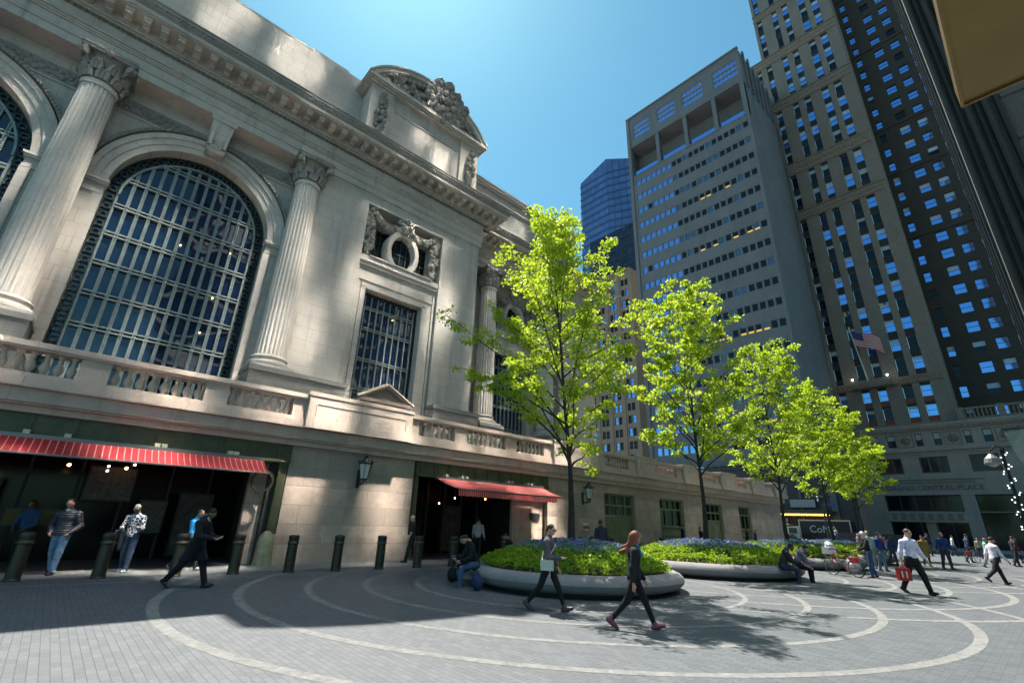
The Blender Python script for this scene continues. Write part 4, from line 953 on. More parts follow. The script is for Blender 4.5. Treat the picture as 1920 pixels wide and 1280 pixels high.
m.box(-3.0, 4.74, -.31, -.29, 4.98, 5.16); m.box(4.72, 4.74, -.95, -.31, 4.98, 5.16); m.box(-3, 4.7, -.9, -.35, 5.03, 5.1); m.build('soffit', GOLD, cn)
m = MB(); m.box(-3.0, 4.74, -2.6, -.951, 4.85, 5.3, 0); m.box(-3.0, -2.8, -2.6, -2.4, 0, 4.85); m.box(2.0, 2.2, -2.6, -2.4, 0, 4.85); m.build('beam', BLACK, cn)

# --- tower standing opposite, behind the camera: dark glass foot, mirror glass above, which throws sunlight back on the terminal
ot = thing('mirror_glass_tower', 'mirror glass tower facing the terminal from across the plaza', 'tower', (10, -16, 0))
m = MB(); m.box(3, 62, -30, -14.3, 0, 62); m.build('foot', curtain('opposite_glass', (.015, .03, .06), (.05, .08, .12), (.008, .01, .012), 3.6, 1.5), ot)
m = MB(); rr = random.Random(8)
for j in range(17):
    z = 2.6+3.6*j; m.box(3, 62, -14.3, -14.12, z, z+.35); 
    if j in (4, 7, 8, 11):
        x = 5
        while x < 60: (m.box(x, x+.9, -14.2, -14.1, z+.6, z+2.2) if rr.random() < .6 else None); x += 1.3
m.build('pale_louvre', plain('pale_louvre', (.55, .56, .56), .6), ot)
MIR = glassy('mirror_glass', (.97, .97, .95), .045, 0, 1.0, 1.0)
m = MB(); rr = random.Random(4); PW, PH = 1.5, 3.4
for i in range(39):
    for j in range(27):
        x0 = 3+i*PW; z0 = 67+j*PH; x1 = x0+PW*rr.uniform(.75, 1.0); tier = 0 if j < 13 else 6.0  # upper tier added and tilted down to brighten the facade, gaps shape the dapples
        if rr.random() > (.50 if j < 13 else .24)+.45*mnoise.noise(Vector((i*.3, j*.35, 2.2))) or j in (13, 14, 15): continue
        a, b = math.radians(rr.gauss(0, .35)), math.radians(rr.gauss(tier, .25)); w2 = (x1-x0)/2; h2 = PH*rr.uniform(.40, .52); xc, zc_ = (x0+x1)/2, z0+PH/2; zc_ += rr.uniform(-.8, .8)
        m.quad(*[(xc+sx*w2, -13.9+sx*w2*math.tan(a)+sz*h2*math.tan(b), zc_+sz*h2) for sx, sz in ((-1, -1), (1, -1), (1, 1), (-1, 1))])
m.build('mirror_panel', MIR, ot); m = MB(); m.box(3, 62, -30, -14.15, 62, 155); m.build('frame', plain('tower_frame', (.12, .13, .14), .5, .2), ot)
# ================================================================== BOLLARDS, PLANTERS, TREES
def bollard_meshes():
    b = MB(); b.lathe([(.165, 0), (.165, .03), (.15, .05), (.145, .78), (.16, .80), (.16, .84), (.145, .86), (.145, .93), (.155, .95), (.158, 1.0), (.14, 1.035), (.08, 1.055), (.0001, 1.06)], (0, 0, 0), 28, cap=False)
    r = MB(); r.lathe([(.163, .80), (.168, .81), (.168, .83), (.163, .84)], (0, 0, 0), 28, cap=False)
    a = b.mesh('post', BRONZE, smooth=True); a.set_sharp_from_angle(angle=R(35)); return a, r.mesh('collar', plain('worn_bronze', (.10, .085, .06), .35, .5), smooth=True)
bpm, bcm = bollard_meshes()
BW = ['leftmost bronze bollard beside the man in the puffer jacket', 'bronze bollard partly hiding the man in the patterned sweater', 'bronze bollard behind the walking man in the dark coat',
      'bronze bollard in front of the dark arcade, near its pale stone guard', 'first bronze bollard before the granite pier', 'bronze bollard below the first wall lantern', 'bronze bollard before the right part of the granite pier',
      'bronze bollard at the pier corner beside the man in the dark T-shirt', 'bronze bollard before the second awning', 'bronze bollard behind the seated pair at the planter']
bx = [(-.2, 16.6), (1.33, 16.45), (2.9, 16.3), (4.3, 16.25), (5.78, 16.1), (7.2, 16.0), (8.7, 15.95), (10.15, 15.9), (11.7, 15.9), (14.3, 15.9)]
for k in range(7): bx.append((16.8+k*2.45, 15.9)); BW.append('bronze bollard seen over the planting in front of the east wall, number %s from the trunk' % ('one two three four five six seven'.split()[k]))
EB = ['bronze bollard just beside the slim trunk of the first tree', 'bronze bollard above the blue flowers before the green door', 'bronze bollard beside the man standing in the dark jacket', 'bronze bollard below the iron window grille', 'bronze bollard between the first two planters, before the wall', 'bronze bollard behind the second planter', 'bronze bollard near the far end of the granite wall']
for k in range(7): BW[10+k] = EB[k]
for (x, y), lb in zip(bx, BW):
    t = thing('bollard', lb, 'bollard', (x, y, 0), 'bronze bollards along the terminal'); meshobj('post', bpm, t); meshobj('collar', bcm, t)
gs = thing('stone_guard', 'pale round topped stone guard post at the pier corner', 'post', (5.65, 18.3, 0)); m = MB()
m.lathe([(.30, 0), (.29, .1), (.27, .5), (.26, .75), (.2, .95), (.1, 1.06), (.0001, 1.09)], (5.65, 18.3, 0), 20, cap=False); m.build('post', plain('worn_olive_stone', (.33, .31, .19), .5, var=.3, vscale=4), gs, smooth=True)

BENCH = stone('bench_concrete', (.25, .235, .235), (.22, .21, .21), (.25, .24, .23), 1.25, 2, .008, .3, (.2, .19, .18), blotch=2, bump=.2)
SOIL = plain('soil', (.05, .04, .025), .95, var=.4, vscale=6)
def leafmat(name, c1, c2, tr, f=.45):
    m, t, b = nodes(name)
    gi = N(t, 'ShaderNodeNewGeometry'); rnd_ = gi.outputs['Random Per Island']
    c = mixc(t, rnd_, c1, c2); t.links.new(c, b.inputs['Base Color']); b.inputs['Roughness'].default_value = .5; b.inputs['Specular IOR Level'].default_value = .35
    ts = N(t, 'ShaderNodeBsdfTranslucent'); t.links.new(mixc(t, rnd_, tr, tuple(x*.75 for x in tr)), ts.inputs[0])
    mx = N(t, 'ShaderNodeMixShader'); mx.inputs[0].default_value = f; t.links.new(b.outputs[0], mx.inputs[1]); t.links.new(ts.outputs[0], mx.inputs[2])
    t.links.new(mx.outputs[0], t.nodes['Material Output'].inputs[0]); return m
LEAF = leafmat('maple_leaf', (.12, .22, .015), (.36, .46, .03), (.62, .80, .04), .52)
GCOV = leafmat('ground_cover_leaf', (.08, .19, .015), (.30, .43, .03), (.45, .62, .03), .38)
GCOV2 = leafmat('flower_foliage', (.07, .16, .05), (.18, .30, .10), (.2, .38, .08), .3)
PETAL = leafmat('blue_petal', (.12, .14, .48), (.38, .40, .75), (.2, .22, .6), .3)
BARK = plain('dark_bark', (.035, .028, .022), .9, var=.4, vscale=9, bump=.6, bscale=30)
BARKL = plain('pale_twig', (.13, .11, .09), .8)
LEAFSHAPE = np.array([(0, 0), (.28, .12), (.5, .30), (.34, .52), (.42, .8), (.12, .72), (0, 1.0), (-.12, .72), (-.42, .8), (-.34, .52), (-.5, .30), (-.28, .12)])
KITE = np.array([(0, 0), (.36, .4), (.16, .78), (0, 1.0), (-.16, .78), (-.36, .4)])
def leaf_mesh(name, pts, dirs, size, mat, shape=KITE, seed=0, droop=.5):
    """pts Nx3, dirs Nx3 rough growth direction; every leaf a flat polygon with its own turn"""
    rs_ = np.random.RandomState(seed); n = len(pts); pts = np.asarray(pts, float); d = np.asarray(dirs, float)+rs_.normal(0, .55, (n, 3)); d[:, 2] -= droop
    d /= np.linalg.norm(d, axis=1)[:, None]+1e-9; r = rs_.normal(0, 1, (n, 3)); s_ = np.cross(d, r); s_ /= np.linalg.norm(s_, axis=1)[:, None]+1e-9
    sz = (size if hasattr(size, '__len__') else size*rs_.uniform(.6, 1.25, n))
    k = len(shape); V = pts[:, None, :]+(d[:, None, :]*shape[None, :, 1, None]+s_[:, None, :]*shape[None, :, 0, None])*np.asarray(sz)[:, None, None]
    nn = np.cross(d, s_); V = V+nn[:, None, :]*(np.abs(shape[:, 0])*.35)[None, :, None]*np.asarray(sz)[:, None, None]
    me = bpy.data.meshes.new(name); me.vertices.add(n*k); me.vertices.foreach_set('co', V.astype(np.float32).ravel())
    me.loops.add(n*k); me.loops.foreach_set('vertex_index', np.arange(n*k, dtype=np.int32)); me.polygons.add(n)
    me.polygons.foreach_set('loop_start', np.arange(n, dtype=np.int32)*k); me.polygons.foreach_set('loop_total', np.full(n, k, dtype=np.int32))
    me.materials.append(mat); me.update(calc_edges=True); me.validate(); return me

PR = 3.02
PL = [((11.6, 9.85), 'round concrete bench planter nearest the camera, ivy and blue flowers round a slim tree', 3.02), ((19.9, 9.85), 'second round bench planter from the camera, two people seated on its rim', 3.3), ((28.8, 9.85), 'third round bench planter behind the parked bicycle', 3.3), ((36.6, 9.85), 'fourth round bench planter, mostly hidden by the walking crowd', 3.0)]
for pi_, ((cx, cy), lab, pr) in enumerate(PL):
    t = thing('bench_planter', lab, 'planter', (cx, cy, 0), 'round bench planters in a row'); m = MB(); n = 120
    prof = []
    for k in range(17):
        a = 2*PI*k/16; prof.append((pr-.33+.33*math.cos(a), .29+.21*math.sin(a)))
    m.lathe(prof[::-1], (cx, cy, 0), 120, cap=False)
    m.build('bench_rim', BENCH, t, smooth=True)
    m = MB(); m.lathe([(pr-.5, 0), (pr-.42, .2)], (cx, cy, 0), 60, cap=False); m.build('foot', DARKW, t)
    mound = lambda r: .50+.52*max(0, 1-(r/(pr-.5))**2)**.8
    m = MB(); m.lathe([(pr-.5, .5)]+[(r, mound(r)-.05) for r in (pr-.7, pr-1, 1.5, 1.0, .5, .001)], (cx, cy, 0), 40, cap=False); m.build('soil', SOIL, t, smooth=True)
    rs_ = np.random.RandomState(pi_); ng, nf = (24000, 12000) if pi_ == 0 else ((15000, 8000) if pi_ == 1 else (7000, 4500))
    # ground cover ring in whorls
    def scatter(nc, r0_, r1_, per, spread, hz, seed):
        q = np.random.RandomState(seed); rr_ = np.sqrt(q.uniform(r0_**2, r1_**2, nc)); aa = q.uniform(0, 2*PI, nc); hh = q.uniform(0, hz, nc)
        c = np.stack([cx+rr_*np.cos(aa), cy+rr_*np.sin(aa), np.array([mound(x) for x in rr_])+hh], 1)
        p = np.repeat(c, per, 0); d = q.normal(0, 1, (nc*per, 3)); d[:, 2] = np.abs(d[:, 2])*.5; return p+d*spread*np.array([1, 1, .5]), d
    p, d = scatter(ng//7, pr-1.6, pr-.40, 7, .03, .17, 5+pi_)
    o = meshobj('ground_cover', leaf_mesh('ground_cover', p-np.array([cx, cy, 0]), d, .070 if pi_ == 0 else .095, GCOV, seed=pi_, droop=-.1), t); o['kind'] = 'stuff'
    p, d = scatter(nf//4, .25, pr-1.2, 5, .035, .15, 25+pi_)
    o = meshobj('flower_foliage', leaf_mesh('flower_foliage', p-np.array([cx, cy, 0]), d, .075, GCOV2, seed=pi_+9, droop=-.3), t); o['kind'] = 'stuff'
    p, d = scatter(nf//9, .25, pr-1.25, 5, .03, .16, 45+pi_); p[:, 2] += .05
    o = meshobj('blue_flowers', leaf_mesh('blue_flowers', p-np.array([cx, cy, 0]), d, .045 if pi_ == 0 else .06, PETAL, seed=pi_+19, droop=-.6), t); o['kind'] = 'stuff'

def lerp_prof(prof, z):
    if z <= prof[0][0]: return prof[0][1:]
    for (a, *u), (b, *v_) in zip(prof, prof[1:]):
        if z <= b: q = (z-a)/(b-a); return [x+(y-x)*q for x, y in zip(u, v_)]
    return prof[-1][1:]
def tree(x, y, H, zb, prof, nlimb, leaf, lsize, seed, label, rtrunk=.13, per=26, fork=None, lean=(0, 0)):
    """prof: [(z, reach towards the frame's left, reach towards its right)]"""
    rnd = random.Random(seed); L = Vector((x, y, 0)).normalized(); S = Vector((L.y, -L.x, 0)); D = L
    t = thing('tree', label, 'tree', (x, y, 0), 'young maple trees in the planters'); m = MB()
    zt = H*.62; lead = []
    for k in range(13):
        z = H*.97*k/12; lead.append(Vector((lean[0]*(z/H)**1.5+.05*math.sin(z*1.3+seed), lean[1]*(z/H)**1.5+.05*math.cos(z*1.1+seed), z)))
    def leadp(z):
        q = min(11.999, max(0, z/(H*.97)*12)); i = int(q); return lead[i].lerp(lead[i+1], q-i)
    rad = lambda z: max(.008, rtrunk*(1.18 if z < .3 else 1)*(1-.55*z/zb if z < zb else .45*max(0, 1-(z-zb)/(H-zb))**.9))
    m.tube(lead, [rad(p.z) for p in lead], 9)
    tips = []; twigs = MB()
    for i in range(nlimb):
        q = (i+.5)/nlimb; z0 = zb+(H*.93-zb)*q**1.15; az = i*2.39996+rnd.uniform(-.35, .35)
        dirh = S*math.cos(az)+D*math.sin(az); cs = math.cos(az)
        el = rnd.uniform(.55, .95) if q < .5 else rnd.uniform(.75, 1.15)
        # find a reach so that the tip sits on the envelope
        R_ = .3
        for _ in range(8):
            zt_ = z0+R_*math.tan(el)*.85; l_, r_ = lerp_prof(prof, zt_); env = (r_ if cs > 0 else l_)*abs(cs)+(l_+r_)/2*(1-abs(cs)); R_ = .5*R_+.5*max(.15, env)
        R_ *= rnd.uniform(.82, 1.08); p0 = leadp(z0); path = []
        wob = rnd.uniform(-.3, .3); side = dirh.cross(Z_)
        for k in range(7):
            s_ = k/6; path.append(p0+dirh*R_*s_+side*(wob*R_*s_*s_)+Z_*(R_*math.tan(el)*.85*(s_**.85 if q < .4 else s_)+.05*math.sin(s_*9+i)))
        r1 = rad(z0)*.62; m.tube(path, [max(.006, r1*(1-.85*k/6)) for k in range(7)], 5, cap=False)
        ln = sum((a-b).length for a, b in zip(path, path[1:])); ns = max(4, int(ln*3.6))
        for k in range(ns):
            s_ = .22+.78*(k+rnd.random())/ns; j = min(5, int(s_*6)); b = path[j].lerp(path[j+1], s_*6-j); dr = (path[j+1]-path[j]).normalized()
            tw = (dr*.5+Vector((rnd.gauss(0, .8), rnd.gauss(0, .8), rnd.gauss(.15, .4)))).normalized(); tl = rnd.uniform(.25, .75)*(1.15-.45*s_)*min(1, R_/1.5+.35)
            e = b+tw*tl; mid = b.lerp(e, .5)+Vector((0, 0, rnd.uniform(-.03, .06))); twigs.tube([b, mid, e], [.011, .007, .003], 4, cap=False)
            tips.append((e, tw, s_))
            if rnd.random() < .75: tips.append((mid, tw, s_))
        tips.append((path[-1], (path[-1]-path[-2]).normalized(), 1))
    for k in range(14): p_ = leadp(H*(.72+.27*rnd.random())); tips.append((p_+Vector((rnd.gauss(0, .22), rnd.gauss(0, .22), rnd.gauss(0, .12))), Z_, 1))
    m.build('trunk', BARK, t, smooth=True, local=True); twigs.build('twig', BARKL, t, local=True)['kind'] = 'stuff'
    P, Dv = [], []; tot = 0
    rs_ = np.random.RandomState(seed); wts = np.array([.55+.45*s_ for _, _, s_ in tips]); dens = rs_.choice([.08, .55, 1.0, 1.8], len(tips)); cnt = (leaf*wts*dens/np.sum(wts*dens)).astype(int)
    for (e, tw, s_), c in zip(tips, cnt):
        if c < 1: continue
        o = rs_.normal(0, 1, (c, 3)); o /= np.linalg.norm(o, axis=1)[:, None]; o *= (rs_.uniform(0, 1, c)**.5)[:, None]*np.array([.25, .25, .12])*rs_.uniform(.75, 1.35)
        P.append(np.array(e)+o); Dv.append(o*3+np.array(tw)*.4)
    me = leaf_mesh('crown', np.concatenate(P), np.concatenate(Dv), lsize, LEAF, LEAFSHAPE if lsize < .12 else KITE, seed, .35); meshobj('crown', me, t)
    return t
tree(11.6, 9.85, 12.75, 3.15, [(3.6, 1.0, .6), (4.6, 2.3, 1.1), (5.5, 3.5, 1.7), (6.6, 4.2, 2.2), (7.6, 4.3, 2.9), (8.6, 3.0, 3.2), (9.6, 2.5, 2.8), (10.6, 2.0, 2.0), (11.6, 1.2, 1.1), (12.6, .5, .5)], 46, 26000, .088, 5, 'slim maple with bright spring leaves, nearest and tallest of the row', .15, lean=(-.5, .58))
tree(19.9, 9.85, 12.35, 3.6, [(4, 1.3, 1.2), (5, 2.4, 2.0), (6, 2.9, 2.3), (7.6, 2.6, 2.8), (8.8, 2.6, 2.6), (10, 2.1, 2.4), (11.5, 1.6, 1.9), (12.6, 1.0, 1.2), (13.2, .5, .5)], 42, 16500, .115, 12, 'bright green maple in the second planter, standing before the grey slab tower', .14)
tree(28.8, 9.85, 12.0, 3.4, [(4, 1.4, 1.6), (5.6, 2.4, 2.4), (7, 2.4, 2.6), (8.6, 2.2, 2.9), (10, 1.6, 2.7), (11.4, 1.0, 2.0), (12.4, .5, .9)], 38, 13500, .135, 23, 'yellow green maple in the third planter, beside the flag on the brick tower', .14)
tree(36.6, 9.85, 11.0, 3.4, [(4, 1.5, 1.4), (5.6, 2.6, 2.6), (7, 2.7, 3.0), (8.6, 2.3, 2.6), (10, 1.6, 1.9), (11.2, .7, .8)], 34, 12000, .155, 34, 'yellow green maple in the fourth planter, its crown merging with the third', .14)
tree(44.0, 9.85, 10.0, 3.2, [(3.5, 1.7, 2.4), (4.6, 2.4, 3.4), (6, 2.3, 2.6), (7.4, 2.2, 3.2), (8.6, 1.5, 1.8), (10, .6, .6)], 30, 11000, .175, 45, 'last and smallest maple of the row, before the street entrance arch', .14)
# ================================================================== PEOPLE
CELL = [(0,0,0),(1,0,0),(0,1,0),(1,1,0),(0,0,1),(1,0,1),(0,1,1),(1,1,1)]
class SDF:
    """blend of round cones and ellipsoids on a grid, turned into one closed surface (surface nets)"""
    def __init__(s): s.p = []; s.cut = []
    def cone(s, a, b, r1, r2, k=.02): s.p.append(('c', np.array(a, float), np.array(b, float), r1, r2, k)); return s
    def ell(s, c, r, k=.03, rot=None): s.p.append(('e', np.array(c, float), np.array(r, float), rot, 0, k)); return s
    def plane(s, pt, n): s.cut.append((np.array(pt, float), np.array(n, float))); return s
    def mesh(s, h):
        lo = np.full(3, 1e9); hi = -lo
        for q in s.p:
            if q[0] == 'c': r = max(q[3], q[4]); lo = np.minimum(lo, np.minimum(q[1], q[2])-r); hi = np.maximum(hi, np.maximum(q[1], q[2])+r)
            else: r = max(q[2]); lo = np.minimum(lo, q[1]-r); hi = np.maximum(hi, q[1]+r)
        lo -= 3*h; hi += 3*h; n = np.ceil((hi-lo)/h).astype(int)+1
        F = np.full(n, .2, np.float32); ax = [lo[i]+h*np.arange(n[i]) for i in range(3)]
        for q in s.p:
            m_ = .07
            if q[0] == 'c': r = max(q[3], q[4]); a0 = np.minimum(q[1], q[2])-r-m_; a1 = np.maximum(q[1], q[2])+r+m_
            else: r = max(q[2]); a0 = q[1]-r-m_; a1 = q[1]+r+m_
            i0 = np.clip(((a0-lo)/h).astype(int), 0, n-1); i1 = np.clip(((a1-lo)/h).astype(int)+2, 1, n)
            X, Yy, Zz = np.meshgrid(ax[0][i0[0]:i1[0]], ax[1][i0[1]:i1[1]], ax[2][i0[2]:i1[2]], indexing='ij')
            P = np.stack([X, Yy, Zz], -1)
            if q[0] == 'c':
                ab = q[2]-q[1]; L = max(ab@ab, 1e-9); t = np.clip((P-q[1])@ab/L, 0, 1); d = np.linalg.norm(P-q[1]-t[..., None]*ab, axis=-1)-(q[3]+(q[4]-q[3])*t)
            else:
                D = P-q[1]
                if q[3] is not None: D = D@q[3]
                k0 = np.linalg.norm(D/q[2], axis=-1); k1 = np.linalg.norm(D/q[2]**2, axis=-1)+1e-6; d = k0*(k0-1)/k1
            sl_ = (slice(i0[0], i1[0]), slice(i0[1], i1[1]), slice(i0[2], i1[2])); f = F[sl_]; k = q[5]
            hh = np.clip(.5+.5*(f-d)/k, 0, 1); F[sl_] = f*(1-hh)+d*hh-k*hh*(1-hh)
        if s.cut:
            X, Yy, Zz = np.meshgrid(*ax, indexing='ij')
            for pt, nn in s.cut: F = np.maximum(F, ((X-pt[0])*nn[0]+(Yy-pt[1])*nn[1]+(Zz-pt[2])*nn[2]).astype(np.float32))
        B = F < 0; c = n-1; cnt = np.zeros(c, int)
        for dx, dy, dz in CELL: cnt += B[dx:dx+c[0], dy:dy+c[1], dz:dz+c[2]]
        act = (cnt > 0) & (cnt < 8); idx = -np.ones(c, int); ai = np.argwhere(act); idx[act] = np.arange(len(ai))
        acc = np.zeros((len(ai), 3)); num = np.zeros(len(ai))
        for a in range(8):
            for b_ in range(a+1, 8):
                A_, B_ = CELL[a], CELL[b_]
                if sum(abs(A_[i]-B_[i]) for i in range(3)) != 1: continue
                fa = F[tuple((ai+A_).T)]; fb = F[tuple((ai+B_).T)]; cr = (fa < 0) != (fb < 0)
                t = np.where(cr, fa/(fa-fb+1e-12), 0); p = np.array(A_)+t[:, None]*(np.array(B_)-np.array(A_)); acc += np.where(cr[:, None], p, 0); num += cr
        V = lo+h*(ai+acc/np.maximum(num, 1)[:, None]); faces = []
        for axis in range(3):
            o1, o2 = [(1, 2), (2, 0), (0, 1)][axis]
            sa = [slice(1, c[i]) for i in range(3)]; sa[axis] = slice(0, c[axis]); sb = list(sa); sb[axis] = slice(1, c[axis]+1)
            A_ = B[tuple(sa)]; C_ = B[tuple(sb)]; e = np.argwhere(A_ != C_); 
            if not len(e): continue
            base = e.copy()
            for i in range(3):
                if i != axis: base[:, i] += 1
            ins = A_[tuple(e.T)]; q = []
            for s1, s2 in ((0, 0), (1, 0), (1, 1), (0, 1)):
                g = base.copy(); g[:, o1] -= s1; g[:, o2] -= s2; q.append(idx[tuple(g.T)])
            q = np.stack(q, 1); q[~ins] = q[~ins][:, ::-1]; faces.append(q)
        return V, np.concatenate(faces) if faces else np.zeros((0, 4), int)
def np_mesh(name, V, Fc, mat):
    me = bpy.data.meshes.new(name); me.vertices.add(len(V)); me.vertices.foreach_set('co', V.astype(np.float32).ravel()); k = len(Fc)
    me.loops.add(4*k); me.loops.foreach_set('vertex_index', Fc.astype(np.int32).ravel()); me.polygons.add(k)
    me.polygons.foreach_set('loop_start', np.arange(k, dtype=np.int32)*4); me.polygons.foreach_set('loop_total', np.full(k, 4, dtype=np.int32))
    me.polygons.foreach_set('use_smooth', [True]*k); me.materials.append(mat); me.update(calc_edges=True); me.validate(); return me
V3 = lambda *a: np.array(a, float)
def rx(v, a): c, s_ = math.cos(a), math.sin(a); return V3(v[0], v[1]*c-v[2]*s_, v[1]*s_+v[2]*c)     # +a lifts forward
CLOTH = {}
def cloth(name, col, var=.25, rough=.85, vs_=7, bump=.35):
    return plain('cloth_'+name, col, rough, var=var, vscale=vs_, bump=bump, bscale=14, spec=.3)
SKINS = {'light': (.50, .27, .18), 'tan': (.36, .19, .12), 'brown': (.16, .085, .05), 'dark': (.075, .04, .028)}
def person(label, loc, face, H=1.75, legs=((20, 8), (-18, 14)), arms=((-15, 15, 8), (18, 20, 8)), lean=3, top=(.03, .03, .035), low=(.03, .03, .05), shoe=(.03, .03, .03), skin='light',
           hair=(.03, .02, .015), hairstyle='short', h=.02, topkind='jacket', topmat=None, sit=False, build=1.0, headturn=0, headtilt=8, sleeve=1.0, hem=None, glasses=False, sole=None, scarf=None, hood=None, fem=False, mask=False, group=None, zoff=0.0, lowmat=None, shirt=None):
    """legs: (hip forward, knee bend) left, right in degrees; arms: (shoulder forward, elbow bend, outward). face: world heading vector"""
    S = H/1.75; t = thing('person', label, 'person', (0, 0, 0), group); b = build
    pel = V3(0, 0, 0); ln = R(lean)
    def up_(x, y, z): v = rx(V3(x, y, z), -ln); return pel+v      # point on the torso, leaning forward
    chest = up_(0, 0, .33); neck = up_(0, -.01, .53); hw_ = (.175 if fem else .195)*b
    J = {'sl': up_(-hw_, -.01, .425), 'sr': up_(hw_, -.01, .425)}
    hc = neck+rx(V3(0, .035, .145), -ln-R(headtilt))
    legp = {}
    for s_, (hf, kb) in zip((-1, 1), legs):
        hip = V3(s_*.09, 0, -.03); th = rx(V3(0, 0, -1), R(hf)); th = th+V3(s_*(.10 if sit else .03), 0, 0); th /= np.linalg.norm(th); kn = hip+th*.43
        sh = rx(V3(0, 0, -1), R(hf-kb)); an_ = kn+sh*.42; fdir = rx(V3(0, 1, 0), R(max(-35, min(25, (hf-kb)*.8)) if not sit else 0)); legp[s_] = (hip, kn, an_, fdir)
    armp = {}
    for s_, (sf, eb, out) in zip((-1, 1), arms):
        sh = J['sl'] if s_ < 0 else J['sr']; d = rx(V3(0, 0, -1), R(sf)-ln*.5); d = d+V3(s_*math.tan(R(out)), 0, 0); d /= np.linalg.norm(d); el = sh+d*.295
        d2 = rx(V3(0, 0, -1), R(sf+eb)-ln*.5); d2 = d2+V3(s_*math.tan(R(out if eb < 40 else -22)), 0, 0); d2 /= np.linalg.norm(d2); wr = el+d2*.25; armp[s_] = (sh, el, wr, d2)
    zmin = min(min(an_[2]-.085, (an_+fd*.17)[2]-.045) for _, _, an_, fd in legp.values()); base = -zmin if not sit else None
    # ---- body: one continuous skin surface
    B_ = SDF(); kk = .035
    B_.ell(up_(0, 0, .36), (.155*b, .10*b, .19)).ell(up_(0, 0, .15), ((.125 if fem else .14)*b, .09*b, .16)).ell(up_(0, -.01, .0), ((.165 if fem else .155)*b, .11*b, .12))
    B_.cone(up_(0, -.01, .46), neck+V3(0, 0, .06), .062, .052, .04)
    for s_ in (-1, 1):
        sh, el, wr, d2 = armp[s_]; B_.cone(up_(0, -.01, .45), sh, .055*b, .046*b, kk).cone(sh, el, .052*b, .04*b, kk).cone(el, wr, .04*b, .026, .02)
        hip, kn, an_, fd = legp[s_]; B_.cone(hip, kn, .085*b, .055*b, kk).cone(kn, an_, .054*b, .036, .03).cone(an_+V3(0, 0, -.03), an_+fd*.06+V3(0, 0, -.04), .03, .022, .01)
        # hand: palm, four curled fingers, thumb from the side
        side = np.cross(d2, V3(0, 1, 0)); side = side/(np.linalg.norm(side)+1e-6) if np.linalg.norm(side) > .2 else V3(1, 0, 0); curl = np.cross(side, d2)*1.0; inn = -s_
        palm = wr+d2*.055; B_.cone(wr, wr+d2*.075, .026, .03, .015)
        for f, (off, L_) in enumerate(((-.026, .062), (-.009, .074), (.009, .07), (.025, .055))):
            p0 = wr+d2*.085+np.cross(d2, side)*off*1.0; p1 = p0+d2*L_*.55+side*inn*.008; p2 = p1+d2*L_*.35+side*inn*.028; r_ = max(.009, h*.55); B_.cone(p0, p1, r_, r_*.95, .006).cone(p1, p2, r_*.95, r_*.85, .004)
        tb = wr+d2*.03+V3(0, .024, 0); B_.cone(tb, tb+d2*.045+V3(0, .022, 0), max(.011, h*.6), max(.009, h*.55), .008)
    ha = R(headturn); ca, sa = math.cos(ha), math.sin(ha); hf_ = lambda x, y, z: hc+V3(x*ca+y*sa, -x*sa+y*ca, z) if True else 0
    tl = R(headtilt); 
    def hp(x, y, z): v = rx(V3(x, y, z), -tl); return hc+V3(v[0]*ca+v[1]*sa, -v[0]*sa+v[1]*ca, v[2])
    B_.ell(hp(0, -.008, .02), (.072, .092, .098), .01).cone(hp(0, .03, -.03), hp(0, .045, -.07), .055, .034, .03)          # skull, jaw
    B_.cone(hp(0, .082, .012), hp(0, .100, -.022), .007, .012, .010).cone(hp(-.022, .085, -.058), hp(.022, .085, -.058), .007, .007, .008)     # nose, mouth
    for s_ in (-1, 1):
        B_.ell(hp(s_*.074, -.01, -.005), (.012, .02, .032), .008).cone(hp(s_*.015, .085, .026), hp(s_*.045, .075, .026), .01, .008, .012).ell(hp(s_*.036, .062, -.02), (.022, .02, .02), .02)
    if base is None: base = .47-(-.03)+.05+.0
    def place(V, extra=0): return V*S+V3(0, 0, base*S)
    fx, fy = face[0], face[1]; L_ = math.hypot(fx, fy); fx /= L_; fy /= L_; rot = np.array([[fy, fx, 0], [-fx, fy, 0], [0, 0, 1]])   # local x -> right of heading
    def put(name, sdf, mat, hh=None, parent=t):
        V, Fc = sdf.mesh(hh or h); V = place(V)@rot.T; o = meshobj(name, np_mesh(name, V, Fc, mat), parent); return o
    t.location = (loc[0], loc[1], zoff); K = lambda p: (Vector(list((place(np.array(p)[None, :])@rot.T)[0]))+t.location)
    body = put('body', B_, plain('skin_'+skin, SKINS[skin], .55, var=.08, vscale=12))
    # ---- clothes, each a closed shell just outside the body
    T = SDF(); puff = {'jacket': .022, 'shirt': .014, 'coat': .028, 'tee': .012, 'puffer': .034}[topkind]; hemz = hem if hem is not None else {'jacket': -.06, 'shirt': -.0, 'coat': -.5, 'tee': -.06, 'puffer': -.07}[topkind]
    T.ell(up_(0, 0, .36), (.155*b+puff, .10*b+puff, .19), .04).ell(up_(0, .0, .15), ((.13 if fem else .142)*b+puff, .092*b+puff, .2), .05).ell(up_(0, -.005, -.02), (.155*b+puff, .11*b+puff, .16), .05)
    T.cone(up_(0, -.01, .47), neck+V3(0, 0, .01), .06+puff*.6, .055+puff*.5, .04)
    if hemz < -.15:
        for s_ in (-1, 1):
            hip, kn, _, _ = legp[s_]; e = hip+(kn-hip)*min(1.1, (-hemz)/.43); T.cone(hip*V3(.8, 1, 1), e*V3(.8, 1, 1), .12*b, .125*b, .1)
